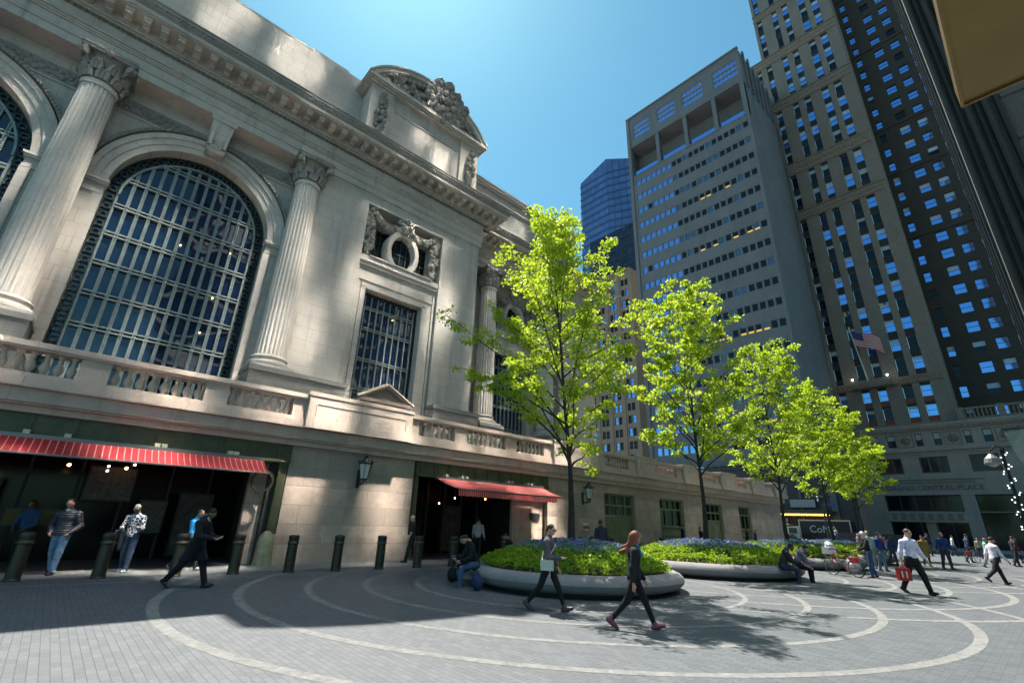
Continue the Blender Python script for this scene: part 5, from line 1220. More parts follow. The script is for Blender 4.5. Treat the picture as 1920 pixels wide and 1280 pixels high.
    for s_ in (-1, 1):
        sh, el, wr, d2 = armp[s_]; T.cone(up_(0, -.01, .45), sh, .06*b+puff*.4, .047*b+puff*.75, .05)
        if sleeve >= 1: T.cone(sh, el, .048*b+puff*.85, .041*b+puff*.9, .03).cone(el, wr-(wr-el)*.04, .043*b+puff, .032+puff*.6, .03)
        else: T.cone(sh, sh+(el-sh)*.7, .055*b+puff, .05*b+puff*1.2, .03)
    if hood: T.ell(up_(0, -.08, .54), (.11, .08, .07), .05)
    if not sit: T.plane((0, 0, hemz), (0, 0, -1))
    tm = topmat or cloth('%s_%02x%02x%02x' % (topkind, *[int(min(1, c)*255) for c in top]), top); put('jacket' if topkind in ('jacket', 'coat', 'puffer') else 'shirt', T, tm)
    if shirt: S_ = SDF(); S_.cone(up_(0, .07, .40), up_(0, .05, .52), .035, .05, .02); put('collar', S_, cloth('collar', shirt), min(h, .015))
    Lw = SDF(); Lw.ell(up_(0, -.005, .02), (.158*b+.006, .105*b+.008, .12), .04)
    for s_ in (-1, 1):
        hip, kn, an_, fd = legp[s_]; Lw.cone(hip, kn, .088*b+(.004 if fem else .014), .058*b+(.006 if fem else .016), .03).cone(kn, an_+(an_-kn)*.02, .056*b+(.004 if fem else .015), .037+(.006 if fem else .024), .03)
    Lw.plane(up_(0, 0, .1), rx(V3(0, 0, 1), -ln)); put('trousers', Lw, lowmat or cloth('low_%02x%02x%02x' % tuple(int(min(1, c)*255) for c in low), low))
    for s_ in (-1, 1):
        hip, kn, an_, fd = legp[s_]; Q = SDF(); dn = rx(fd, -PI/2); Q.cone(an_+dn*.042-fd*.045, an_+dn*.05+fd*.06, .045, .048, .02).cone(an_+dn*.048+fd*.06, an_+dn*.06+fd*.16, .046, .034, .02).cone(an_+V3(0, 0, .02), an_+dn*.03, .05, .05, .02)
        sh_ = put('shoe', Q, plain('shoe_%02x%02x%02x' % tuple(int(c*255) for c in shoe), shoe, .5), min(h, .016))
        if sole: W2 = SDF(); W2.cone(an_+dn*.075-fd*.05, an_+dn*.078+fd*.15, .017, .015, .01); put('sole', W2, plain('sole_pale', sole, .6), min(h, .014), sh_)
    # ---- hair
    G = SDF(); hh = min(h, .016)
    if hairstyle != 'none':
        G.ell(hp(0, -.022, .04), (.079, .092, .088), .02).plane(hp(0, .058, .055), rx(V3(0, 1, -.9), 0)@np.eye(3) if abs(headturn) < 1 else V3(sa, ca, -.9))
        if hairstyle == 'long':
            G2 = SDF(); G2.ell(hp(0, -.025, .035), (.088, .095, .095), .02)
            for s_ in (-1, 1): G2.cone(hp(s_*.07, -.01, .02), hp(s_*.085, -.03, -.12), .028, .04, .03).cone(hp(s_*.085, -.03, -.12), hp(s_*.08, -.08, -.26), .04, .035, .04)
            G2.cone(hp(0, -.08, .0), hp(0, -.13, -.28), .07, .05, .05).cone(hp(0, -.12, -.22), hp(.02, -.30, -.30), .05, .02, .04).cone(hp(0, -.11, -.14), hp(-.03, -.28, -.22), .04, .015, .04).plane(hp(0, .052, .04), V3(sa, ca, -.55)); G = G2
        if hairstyle == 'tied': G.cone(hp(0, -.09, .0), hp(-.02, -.12, -.13), .045, .03, .04)
        if hairstyle == 'cap': G = SDF(); G.ell(hp(0, -.01, .05), (.084, .1, .075), .02).cone(hp(0, .07, .052), hp(0, .15, .04), .04, .03, .02).plane(hp(0, 0, .035), V3(0, 0, -1))
        if hairstyle == 'hood': G = SDF(); G.ell(hp(0, -.03, .02), (.098, .11, .12), .02).cone(hp(0, -.05, -.08), hp(0, -.05, -.14), .08, .1, .05).plane(hp(0, .045, 0), V3(sa, ca, 0))
        put({'cap': 'cap', 'hood': 'hood'}.get(hairstyle, 'hair'), G, cloth('hair_%02x%02x%02x' % tuple(int(c*255) for c in hair), hair, .35, .6, 30), hh)
    if glasses == 'sun':
        m = MB(); 
        for s_ in (-1, 1): m.blob(tuple(K(hp(s_*.033, .088, .012))), .026*S, 3, sq=(1, 1, .8), amp=0)
        m.tube([K(hp(-.075, .0, .018)), K(hp(-.06, .085, .016)), K(hp(.06, .085, .016)), K(hp(.075, 0, .018))], .006, 5); m.build('sunglasses', BLACK, t)
    else:
        m = MB()
        for s_ in (-1, 1): m.blob(tuple(K(hp(s_*.032, .078, .010))), .0125*S, 3, amp=0)
        m.build('eyes', plain('eye_dark', (.03, .02, .015), .3), t)
        if glasses: m = MB(); [m.ring(tuple(K(hp(s_*.034, .094, .01))), Vector((1, 0, 0)), Vector((0, 0, 1)), Vector((0, 1, 0)), [(.024, 0), (.028, .003)], n=14) for s_ in (-1, 1)]; m.tube([K(hp(-.075, 0, .018)), K(hp(-.06, .092, .014)), K(hp(.06, .092, .014)), K(hp(.075, 0, .018))], .004, 4); m.build('glasses', BLACK, t)
    if scarf: Q = SDF(); Q.cone(neck+V3(-.05, .04, -.0), neck+V3(.05, .05, -.0), .045, .045, .03).cone(neck+V3(0, .07, -.02), up_(.03, .13, .36), .04, .03, .03); put('scarf', Q, cloth('scarf', scarf), hh)
    if mask: Q = SDF(); Q.ell(hp(0, .07, -.045), (.05, .04, .04), .01); put('face_mask', Q, cloth('mask', (.7, .75, .78)), hh)
    return t, K, legp, armp, up_, hp
r0v = (r0.x, r0.y); tw = (-fw.x, -fw.y)
def hd(a, b): return (r0.x*a+tw[0]*b, r0.y*a+tw[1]*b)       # heading: a to the frame's right, b towards the camera
JEAN = (.08, .13, .22)
# pair of women walking past the planter
W1 = person('woman in a dark grey jacket and black sunglasses walking with a white handbag', (7.77, 7.27), hd(.95, .35), 1.66, ((24, 4), (-20, 22)), ((10, 15, 6), (12, 75, 8)), 2, (.10, .09, .10), (.012, .012, .014), (.07, .05, .05), 'light', (.045, .03, .022), 'tied', .012, 'jacket', glasses='sun', fem=True, sole=(.5, .42, .4), headturn=12)
W2 = person('woman with long red hair, glasses and blue scarf striding in black clothes', (7.77, 5.23), hd(1, .12), 1.60, ((25, 4), (-24, 20)), ((14, 20, 5), (-12, 14, 8)), 3, (.014, .015, .02), (.010, .010, .013), (.20, .05, .07), 'light', (.20, .06, .028), 'long', .012, 'jacket', glasses=True, fem=True, scarf=(.03, .22, .38), sole=(.6, .45, .5), hem=-.10)
# by the arcade
def quilt():
    m, t, b = nodes('quilted_nylon'); sp = N(t, 'ShaderNodeSeparateXYZ'); t.links.new(objco(t), sp.inputs[0]); mu = N(t, 'ShaderNodeMath', operation='MULTIPLY'); mu.inputs[1].default_value = 58; t.links.new(sp.outputs[2], mu.inputs[0])
    sn = N(t, 'ShaderNodeMath', operation='SINE'); t.links.new(mu.outputs[0], sn.inputs[0]); ab = N(t, 'ShaderNodeMath', operation='ABSOLUTE'); t.links.new(sn.outputs[0], ab.inputs[0])
    bn = N(t, 'ShaderNodeBump'); bn.inputs['Distance'].default_value = .011; t.links.new(ab.outputs[0], bn.inputs['Height']); t.links.new(bn.outputs[0], b.inputs['Normal'])
    b.inputs['Base Color'].default_value = (.03, .032, .045, 1); b.inputs['Roughness'].default_value = .38; return m
P1 = person('man in a black puffer jacket and faded jeans walking with hands in his pockets', (.42, 17.75), hd(.25, 1), 1.84, ((10, 6), (-10, 12)), ((-14, 62, 16), (-14, 62, 16)), 2, (.022, .024, .032), JEAN, (.02, .02, .02), 'light', (.02, .015, .01), 'short', .014, 'puffer', build=1.1, shirt=(.6, .6, .62), headturn=-28, sole=(.5, .5, .5),
            topmat=quilt(), lowmat=cloth('faded_jean', (.17, .26, .38), .4))
def patterned():
    m, t, b = nodes('black_white_knit'); co = objco(t); v = N(t, 'ShaderNodeTexVoronoi', feature='DISTANCE_TO_EDGE'); t.links.new(co, v.inputs['Vector']); v.inputs['Scale'].default_value = 13
    t.links.new(mixc(t, ramp(t, v.outputs[0], .06, .09), (.75, .72, .78), (.03, .03, .05)), b.inputs['Base Color']); b.inputs['Roughness'].default_value = .9; return m
PX = person('person in a blue patterned top lurking in the dark arcade behind the puffer jacket', (-.35, 20.3), hd(.2, 1), 1.8, ((5, 3), (-6, 6)), ((10, 50, 8), (10, 50, 8)), 3, (.03, .07, .16), (.02, .02, .025), (.02, .02, .02), 'brown', (.02, .02, .02), 'short', .025, 'shirt')
P2 = person('man in a black and white patterned sweater standing before the dark arcade', (1.9, 17.75), hd(.2, 1), 1.78, ((6, 4), (-8, 8)), ((15, 85, 10), (10, 80, 12)), 4, (.3, .3, .3), (.05, .08, .13), (.6, .6, .6), 'brown', (.25, .25, .26), 'short', .015, 'shirt', topmat=patterned(), glasses='sun', headtilt=22, hem=-.08)
P3_ = person('person in a bright blue shirt walking behind the man in the dark coat', (3.35, 17.6), hd(1, .1), 1.72, ((20, 5), (-20, 15)), ((-14, 20, 6), (16, 25, 6)), 4, (.02, .24, .50), (.02, .02, .025), (.35, .3, .3), 'light', (.07, .05, .035), 'short', .018, 'shirt', hem=.08)
P4 = person('man in a dark coat walking and looking down at a phone', (2.75, 13.7), hd(1, -.05), 1.80, ((22, 3), (-24, 16)), ((22, 62, 5), (20, 66, 5)), 5, (.010, .011, .018), (.008, .008, .01), (.012, .012, .012), 'brown', (.015, .012, .01), 'short', .014, 'coat', hem=-.36, headtilt=32, shirt=(.35, .36, .4))
P5 = person('grey haired man in a black T-shirt walking past the granite pier', (11.0, 17.75), hd(-1, .15), 1.76, ((14, 4), (-10, 14)), ((10, 12, 7), (-8, 14, 7)), 2, (.015, .017, .022), (.02, .02, .02), (.03, .03, .03), 'light', (.35, .35, .36), 'short', .015, 'tee', sleeve=.5)
P6 = person('man in a pale grey hooded top standing in the second doorway', (15.3, 18.9), hd(.1, -1), 1.75, ((5, 3), (-5, 5)), ((5, 30, 8), (8, 20, 10)), 3, (.36, .36, .38), (.02, .02, .025), (.03, .03, .03), 'tan', (.03, .02, .02), 'short', .02, 'jacket', hood=True)
# sitting on the first planter, far side and near side
P7 = person('older man in a dark jacket, blue jeans and cap seated on the planter rim', (8.85, 11.0), hd(-.9, .45), 1.76, ((80, 78), (62, 74)), ((28, 60, 8), (30, 65, 8)), 22, (.012, .013, .017), (.06, .11, .19), (.02, .02, .02), 'light', (.015, .015, .018), 'cap', .015, 'jacket', sit=True, headtilt=20)
P8 = person('person hunched in black beside the older seated man in jeans', (9.6, 12.0), hd(-.9, .2), 1.72, ((84, 80), (70, 78)), ((40, 55, 8), (36, 60, 8)), 26, (.014, .014, .016), (.012, .012, .014), (.02, .02, .02), 'tan', (.10, .08, .07), 'short', .018, 'jacket', sit=True, headtilt=25)
P9 = person('person in a black jacket photographing from the far rim of the planter', (14.2, 10.9), hd(-.6, -.6), 1.70, ((82, 82), (78, 80)), ((60, 80, 8), (62, 82, 8)), 20, (.012, .012, .014), (.015, .015, .018), (.02, .02, .02), 'light', (.02, .018, .015), 'cap', .018, 'jacket', sit=True, headturn=-20)
P10 = person('man in a dark jacket standing behind the flowers with his back to the wall', (17.1, 13.0), hd(-.2, -1), 1.82, ((4, 3), (-4, 4)), ((8, 30, 8), (8, 30, 8)), 3, (.035, .035, .06), (.02, .02, .03), (.02, .02, .02), 'brown', (.03, .02, .015), 'short', .02, 'jacket')
P11 = person('person in dark clothes half hidden behind the flowers, left of the trunk', (12.2, 13.1), hd(-.7, .3), 1.6, ((82, 82), (78, 80)), ((30, 60, 8), (32, 60, 8)), 24, (.012, .012, .016), (.02, .02, .02), (.02, .02, .02), 'tan', (.02, .018, .015), 'cap', .02, 'jacket', sit=True, zoff=.08)
# on the second planter
P12 = person('man in a dark jacket and jeans bending over a meal on the second planter', (18.9, 6.75), hd(.9, .35), 1.74, ((82, 80), (76, 78)), ((38, 50, 6), (40, 52, 6)), 24, (.035, .03, .04), (.03, .05, .09), (.02, .02, .02), 'brown', (.02, .015, .015), 'short', .018, 'jacket', sit=True, headtilt=25, sole=(.4, .45, .1))
P13 = person('person in a black vest and pale sleeves seated beside the man with a meal', (19.75, 6.6), hd(.95, .3), 1.72, ((82, 80), (78, 80)), ((42, 55, 6), (40, 60, 6)), 28, (.22, .19, .24), (.015, .015, .02), (.03, .04, .08), 'light', (.015, .012, .012), 'short', .018, 'jacket', sit=True, headtilt=28)
# the crowd on the east side
P14 = person('man in a white shirt and black trousers striding with a red bag', (19.65, 3.31), hd(.25, 1), 1.84, ((20, 6), (-18, 12)), ((12, 15, 14), (-10, 16, 14)), 3, (.62, .60, .74), (.012, .012, .013), (.02, .02, .02), 'light', (.06, .045, .035), 'short', .014, 'shirt', build=1.18, hem=.0)
P15 = person('man in a blue jacket and grey trousers walking towards the planters', (36.0, 4.55), hd(-.1, 1), 1.82, ((8, 4), (-10, 8)), ((8, 12, 12), (-8, 12, 12)), 2, (.02, .05, .16), (.05, .055, .06), (.03, .03, .03), 'tan', (.03, .02, .015), 'short', .025, 'jacket', build=1.1)
P16 = person('dark haired person in a loose pale shirt and black trousers striding away', (26.9, 2.0), hd(1, .1), 1.70, ((20, 4), (-26, 26)), ((-16, 15, 10), (16, 20, 10)), 6, (.60, .55, .64), (.015, .012, .02), (.02, .02, .02), 'tan', (.02, .015, .015), 'short', .02, 'shirt', hem=-.1)
P17 = person('cyclist in black top, blue trousers and pale hood standing beside a bicycle', (24.7, 5.5), hd(-.8, -.3), 1.70, ((6, 4), (-6, 6)), ((30, 40, 10), (28, 42, 10)), 6, (.015, .015, .018), (.03, .07, .16), (.10, .03, .02), 'tan', (.45, .43, .44), 'hood', .02, 'jacket')
P18 = person('masked man in a dark blue top and jeans standing past the bicycle', (29.6, 6.1), hd(.2, .9), 1.70, ((4, 3), (-5, 5)), ((6, 20, 10), (6, 24, 10)), 3, (.03, .05, .17), (.14, .20, .28), (.04, .04, .04), 'tan', (.04, .02, .015), 'short', .022, 'jacket', headturn=-20, mask=True, hood=True)
P19 = person('woman in a mustard coat walking by the man in the blue jacket', (37.4, 5.6), hd(-.4, .9), 1.64, ((10, 4), (-10, 8)), ((8, 20, 8), (-8, 20, 8)), 2, (.34, .22, .06), (.02, .02, .02), (.02, .02, .02), 'light', (.08, .05, .03), 'tied', .025, 'coat', fem=True, hem=-.45)
MORE = [('person in a teal top and jeans walking behind the loose pale shirt', (41.2, 3.3), hd(.6, .6), (.15, .45, .42), (.10, .2, .24), 'light', (.3, .12, .08)), ('person in a maroon jacket at the right edge of the crowd', (52, 2.55), hd(.5, .8), (.22, .02, .05), (.02, .02, .03), 'tan', (.02, .02, .02)),
 ('person in navy pushing a bicycle before the street arch', (47.5, 4.7), hd(.8, .3), (.03, .05, .10), (.03, .04, .08), 'tan', (.03, .03, .03)), ('person in black walking past the shop windows', (50.5, 3.6), hd(-.5, .8), (.02, .02, .022), (.02, .02, .02), 'tan', (.02, .02, .02)),
 ('person in a pale green top near the masked man', (31.5, 6.9), hd(-.5, .6), (.35, .45, .40), (.25, .25, .27), 'light', (.35, .3, .3)), ('person in navy beyond the man in the blue hooded top', (35.2, 6.7), hd(.3, .8), (.03, .05, .12), (.05, .07, .12), 'brown', (.05, .03, .02)),
 ('person in dark clothes walking by the far end of the granite wall', (33.6, 17.0), hd(-1, .1), (.02, .02, .022), (.02, .02, .02), 'tan', (.02, .02, .02)), ('person in black beside the wall door, seen past the second trunk', (31.6, 17.3), hd(1, .1), (.015, .015, .017), (.02, .02, .02), 'light', (.04, .03, .02)),
 ('man with a white shawl collar by the far wall window', (43.2, 17.2), hd(1, .3), (.03, .04, .09), (.02, .02, .03), 'light', (.3, .1, .08)), ('person in black following the man by the far wall window', (41.6, 17.2), hd(1, .3), (.015, .015, .02), (.015, .015, .02), 'light', (.05, .03, .02)),
 ('person in a grey jacket crossing before the black truck', (49.2, 11.5), hd(.9, .3), (.16, .16, .18), (.04, .04, .05), 'light', (.35, .3, .25)), ('person in orange brown behind the third planter', (50.2, 10.1), hd(-.7, .5), (.34, .16, .06), (.05, .04, .04), 'tan', (.04, .03, .02)),
 ('person in bright blue seated beyond the flowers of the third planter', (41.5, 11.0), hd(.5, .5), (.04, .10, .30), (.05, .06, .1), 'light', (.5, .45, .4)), ('person in dark red standing between truck and trees', (54.2, 12.2), hd(-.5, .5), (.25, .04, .04), (.03, .03, .03), 'light', (.05, .03, .02)),
 ('person with a stroller bag at the far right of the plaza', (45.0, 2.3), hd(.9, .2), (.03, .03, .035), (.03, .03, .04), 'light', (.04, .03, .02)), ('person in a beige coat crossing the avenue', (58, 5.0), hd(-.7, .5), (.36, .30, .22), (.04, .04, .05), 'light', (.1, .06, .04)), ('person in white by the avenue kerb', (61, 7.0), hd(.7, .5), (.6, .6, .6), (.04, .05, .1), 'light', (.05, .04, .03)), ('person in navy by the avenue kerb, beside the dark car', (57, 8.2), hd(.2, .9), (.03, .04, .09), (.05, .05, .07), 'tan', (.04, .03, .02))]
for i, (lab, xy, f_, tp, lw_, sk, hr) in enumerate(MORE):
    person(lab, xy, f_, 1.62+.05*(i*7 % 5), ((16-(i % 3)*4, 5), (-14, 12)), ((10, 20, 9), (-10, 22, 9)), 3, tp, lw_, (.03, .03, .03), sk, hr, 'short', .035 if xy[0] > 40 else .03, 'jacket', group='people crossing the plaza')

# ---- things carried
t = thing('handbag', 'small white leather handbag hanging at the hip of the woman in sunglasses', 'handbag', (7.7, 7.1, .8)); K = W1[1]; up1 = W1[4]
c = K(up1(.21, .03, -.02)); m = MB(); e1 = Vector((*hd(.95, .35), 0)).normalized(); e2 = e1.cross(Z_)
m.obox(c, e1, e2, Z_, .125, .045, .095); m.build('bag_body', plain('white_leather', (.52, .54, .44), .5), t)
m = MB(); m.obox(c+e2*.048+Z_*.03, e1, e2, Z_, .128, .006, .07); m.build('flap', plain('white_leather2', (.46, .49, .38), .5), t)
m = MB(); m.tube([c+Z_*.08+e1*.1, K(up1(.15, .08, .2)), K(up1(-.02, .14, .36)), K(up1(-.14, .03, .5)), K(up1(-.06, -.1, .4)), K(up1(.15, -.1, .1)), c+Z_*.08-e1*.1], .011, 5); m.tube([c+e1*.05-Z_*.08, c+e1*.06-Z_*.2], .012, 5); m.build('strap', plain('pale_strap', (.5, .5, .45), .6), t)
t = thing('carrier_bag', 'red carrier bag with white lettering shapes held by the man in the white shirt', 'bag', (19, 3.3, .5)); sh, el, wr, d2 = P14[3][1]; c = P14[1](wr+V3(.03, 0, -.33))
e1 = Vector((*hd(1, .2), 0)).normalized(); e2 = e1.cross(Z_); m = MB(); m.obox(c, e1, e2, Z_, .17, .07, .17); m.build('bag_body', plain('red_bag', (.42, .015, .015), .5), t)
m = MB(); [m.obox(c+e1*k+e2*.072, e1, e2, Z_, .02, .004, .09) for k in (-.07, .05)]; [m.obox(c+e1*k-e2*.072, e1, e2, Z_, .02, .004, .09) for k in (-.07, .05)]; m.build('print', plain('bag_white', (.75, .6, .58), .6), t)
m = MB(); m.tube([c+Z_*.17-e1*.1, P14[1](wr+V3(0, 0, -.06)), c+Z_*.17+e1*.1], .012, 5); m.build('handle', plain('pale_strap', (.5, .5, .45), .6), t)
t = thing('phone', 'thin pale smartphone in the hand of the man in the dark coat', 'phone', (3, 13.7, 1.1)); sh, el, wr, d2 = P4[3][1]; c = P4[1](wr+d2*.13+V3(0, .02, .02)); e1 = Vector((*hd(1, -.05), 0)).normalized(); e3 = (e1*.75+Z_*.5).normalized(); e2 = e1.cross(Z_); m = MB(); m.obox(c, e3, e2, e3.cross(e2), .075, .036, .005); m.build('case', plain('phone_shell', (.5, .5, .52), .3), t)
t = thing('draped_coat', 'dark coat hanging over the forearm of the man in the patterned sweater', 'coat', (1.9, 17.6, 1)); K = P2[1]; Q = SDF(); Q.cone((.12, .20, .06), (.30, .16, .06), .05, .05, .03).cone((.16, .2, .02), (.14, .18, -.38), .06, .05, .04).cone((.28, .18, .02), (.30, .17, -.30), .055, .04, .04)
V, Fc = Q.mesh(.02); V = np.array([list(K(p)-t.location) for p in V]); meshobj('coat_fabric', np_mesh('coat_fabric', V, Fc, cloth('dark_coat', (.025, .025, .04))), t)
for lab, x, y, col in (('black rucksack standing on the paving behind the seated older man', 8.75, 11.85, (.012, .012, .014)), ('dark blue rucksack standing between the feet of the seated older man', 8.35, 10.25, (.02, .03, .09))):
    t = thing('rucksack', lab, 'rucksack', (x, y, 0)); Q = SDF(); Q.ell((0, 0, .2), (.15, .12, .2), .03).ell((0, -.09, .14), (.11, .06, .11), .03).plane((0, 0, .01), (0, 0, -1)); V, Fc = Q.mesh(.018); meshobj('pack', np_mesh('pack', V, Fc, cloth('pack_%d' % int(col[2]*100), col)), t)
    m = MB(); m.tube([(x-.05, y, .38), (x, y, .46), (x+.05, y, .38)], .012, 5); m.build('loop_handle', BLACK, t)

# ================================================================== BICYCLES, VEHICLES, STREET FURNITURE
def bicycle(label, x, y, az, frame=(.5, .02, .03), crate=True):
    t = thing('bicycle', label, 'bicycle', (x, y, 0), None); e = Vector((math.cos(az), math.sin(az), 0)); n_ = e.cross(Z_); o = Vector((x, y, 0)); P = lambda a, z, s_=0: o+e*a+Z_*z+n_*s_
    for a in (-.52, .52):
        w_ = MB(); w_.ring(P(a, .34), e, Z_, n_, [(.335, -.018), (.35, 0), (.335, .018), (.315, 0), (.335, -.018)], n=28); r_ = w_.build('wheel', plain('tyre', (.03, .03, .03), .8), t, smooth=True)
        m = MB(); m.ring(P(a, .34), e, Z_, n_, [(.312, -.01), (.318, 0), (.312, .01), (.305, 0), (.312, -.01)], n=28)
        for k in range(14): q = 2*PI*k/14; m.tube([P(a, .34), P(a+.305*math.cos(q), .34+.305*math.sin(q))], .003, 3)
        m.build('rim', plain('steel', (.5, .5, .5), .3, .8), r_)
    m = MB(); 
    for p_ in ([P(-.52, .34), P(-.08, .3), P(-.18, .82), P(-.52, .34)], [P(-.08, .3), P(.34, .78), P(-.16, .76)], [P(.52, .34), P(.40, .66), P(.34, .86)]): m.tube(p_, .018, 6)
    m.build('bike_frame', plain('bike_paint_%d' % int(frame[0]*100), frame, .35), t); m = MB(); m.tube([P(.33, .95, -.26), P(.36, 1.0, -.1), P(.34, .98, 0), P(.36, 1.0, .1), P(.33, .95, .26)], .014, 6); m.build('handlebar', BLACK, t)
    m = MB(); m.obox(P(-.2, .9), e, n_, Z_, .13, .06, .03); m.build('saddle', BLACK, t)
    if crate: m = MB(); m.obox(P(.52, .92), e, n_, Z_, .17, .2, .13); m.blob(tuple(P(.5, 1.1)), .17, 1); m.build('front_basket', plain('white_bag', (.62, .6, .62), .7), t)
    m = MB(); m.obox(P(-.5, .62), e, n_, Z_, .12, .13, .1); m.build('rear_box', plain('red_plastic', (.5, .03, .05), .5), t)
bicycle('bicycle with white front bags and red box parked beside the cyclist', 24.3, 6.35, R(68))
bicycle('dark bicycle wheeled along before the street arch', 46.6, 4.5, R(-20), (.05, .06, .08), False)
t = thing('shopping_bundle', 'pale plastic sacks heaped by the rim of the third planter', 'bundle', (26.6, 6.6, 0)); m = MB()
for i, (dx, dz, r_) in enumerate(((0, .3, .32), (.35, .25, .27), (-.3, .2, .24), (.1, .5, .2))): m.blob((26.6+dx, 6.6+dx*.2, dz), r_, i)
m.build('sack', plain('pale_plastic', (.62, .55, .56), .5), t, smooth=True)
# black box truck with pale edge, lettering on its side
tr = thing('box_truck', 'black box truck with silver edges parked across the avenue', 'truck', (72, 22, 0)); m = MB(); m.box(71.2, 73.7, 17.1, 22.6, .7, 2.95); m.build('cargo_box', plain('truck_black', (.012, .014, .016), .35), tr)
m = MB(); m.box(71.12, 71.2, 17.0, 22.7, 2.92, 3.08); m.box(71.12, 71.2, 17.0, 17.13, .65, 2.92); m.box(71.12, 71.2, 22.57, 22.7, .65, 2.92); m.box(71.12, 71.2, 17.13, 22.57, .63, .74); m.build('edge_trim', plain('silver', (.5, .5, .5), .35, .6), tr)
m = MB(); m.add([(x_, y_-4.0, z_) for x_ in (71.3, 73.5) for y_, z_ in ((26.8, .5), (28.6, .5), (28.6, 1.4), (28.2, 2.2), (26.8, 2.3))], [(0,1,2,3,4)[::-1], (5,6,7,8,9), (1,6,7,2)[::-1], (2,7,8,3)[::-1], (3,8,9,4)[::-1], (0,5,6,1)[::-1]]); m.build('cab', plain('cab_white', (.6, .6, .6), .3), tr)
m = MB(); m.box(71.26, 71.3, 23.1, 24.0, 1.4, 2.05); m.build('cab_window', PANED, tr)
for y in (18.4, 23.5): m = MB(); m.tube([(71.2, y, .46), (71.6, y, .46)], .46, 18); w_ = m.build('wheel', plain('tyre', (.03, .03, .03), .8), tr); m = MB(); m.tube([(71.17, y, .46), (71.2, y, .46)], .2, 14); m.build('hub', plain('steel', (.5, .5, .5), .3, .8), w_)
fc = bpy.data.curves.new('truck_letters', 'FONT'); fc.body = 'CoMA'; fc.size = 1.15; fc.extrude = .01; fc.align_x = 'CENTER'; tmp = bpy.data.objects.new('tmp', fc); COL.objects.link(tmp); dg = bpy.context.evaluated_depsgraph_get(); me = bpy.data.meshes.new_from_object(tmp.evaluated_get(dg)); bpy.data.objects.remove(tmp)
me.transform(Matrix.Translation((71.17-72, 20.0-22, 1.6)) @ Matrix(((0,0,-1,0),(-1,0,0,0),(0,1,0,0),(0,0,0,1)))); me.materials.clear(); me.materials.append(plain('letter_white', (.6, .62, .62), .6)); meshobj('lettering', me, tr)
def car(kind, label, x, y, az, L, W, Hh, col, van=False):
    t = thing(kind, label, 'van' if van else 'car', (x, y, 0)); e = Vector((math.cos(az), math.sin(az), 0)); n_ = e.cross(Z_); o = Vector((x, y, 0)); P = lambda a, s_, z: o+e*a+n_*s_+Z_*z
    if van: prof = [(-.5, .3), (.5, .3), (.5, .75), (.42, .95), (.33, 1.35), (.26, Hh), (-.49, Hh), (-.5, .6)]; gl_ = [(.40, 1.0), (.33, 1.32), (.27, Hh-.1), (.12, Hh-.1), (.12, 1.0)]
    else: prof = [(-.5, .32), (.5, .32), (.5, .62), (.47, .82), (.28, .95), (.15, Hh-.04), (-.22, Hh), (-.42, Hh-.12), (-.49, .95), (-.5, .6)]; gl_ = [(.26, .97), (.14, Hh-.1), (-.22, Hh-.07), (-.4, Hh-.18), (-.45, .97)]
    k = len(prof); m = MB(); m.add([P(a*L, -W/2*(1 if z < 1 else .86), z) for a, z in prof]+[P(a*L, W/2*(1 if z < 1 else .86), z) for a, z in prof], [tuple(range(k))[::-1], tuple(range(k, 2*k))]+[(i, (i+1) % k, k+(i+1) % k, k+i) for i in range(k)])
    b_ = m.build('body', plain('car_%02x%02x' % (int(col[0]*255), int(col[2]*255)), col, .22, .3), t, auto=30)
    for s_ in (-1, 1): k = len(gl_); m = MB(); m.add([P(a*L, s_*(W/2*.93+.0), z) if z < 1.02 else P(a*L, s_*(W/2*.86+.015), z) for a, z in gl_], [tuple(range(k))]); m.build('side_window', PANED, t)
    m = MB(); a0, a1 = (.275, .415) if van else (.15, .275); m.quad(P(a1*L+.02, -W*.4, 1.0), P(a1*L+.02, W*.4, 1.0), P(a0*L+.03, W*.36, Hh-.12), P(a0*L+.03, -W*.36, Hh-.12)); m.build('windscreen', PANED, t)
    for a in (-.31, .31):
        for s_ in (-1, 1): m = MB(); m.tube([P(a*L, s_*(W/2-.2), .33), P(a*L, s_*(W/2+.01), .33)], .33, 18); w_ = m.build('wheel', plain('tyre', (.03, .03, .03), .8), t); m = MB(); m.tube([P(a*L, s_*(W/2+.01), .33), P(a*L, s_*(W/2+.03), .33)], .19, 14); m.build('rim', plain('steel', (.5, .5, .5), .3, .8), w_)
    for s_ in (-.38, .38): m = MB(); m.blob(tuple(P(.495*L, s_*W, .68)), .12, 1); m.build('headlight', plain('head_lamp', (.8, .8, .8), .2), t)
    return t
car('white_van', 'white delivery van standing behind the trees at the corner', 72.5, 25.2, R(-90), 4.4, 2.0, 2.5, (.62, .62, .62), True)
car('parked_car', 'dark car parked at the kerb before the stone base', 69, 16.0, R(-100), 4.8, 1.9, 1.7, (.03, .035, .05)); car('parked_car', 'black car beside the truck seen over the planters', 68, 12.0, R(-80), 4.7, 1.9, 1.65, (.012, .013, .016)); car('parked_car', 'small dark green car by the white van', 67.5, 23.4, R(-90), 4.4, 1.8, 1.5, (.02, .05, .05))
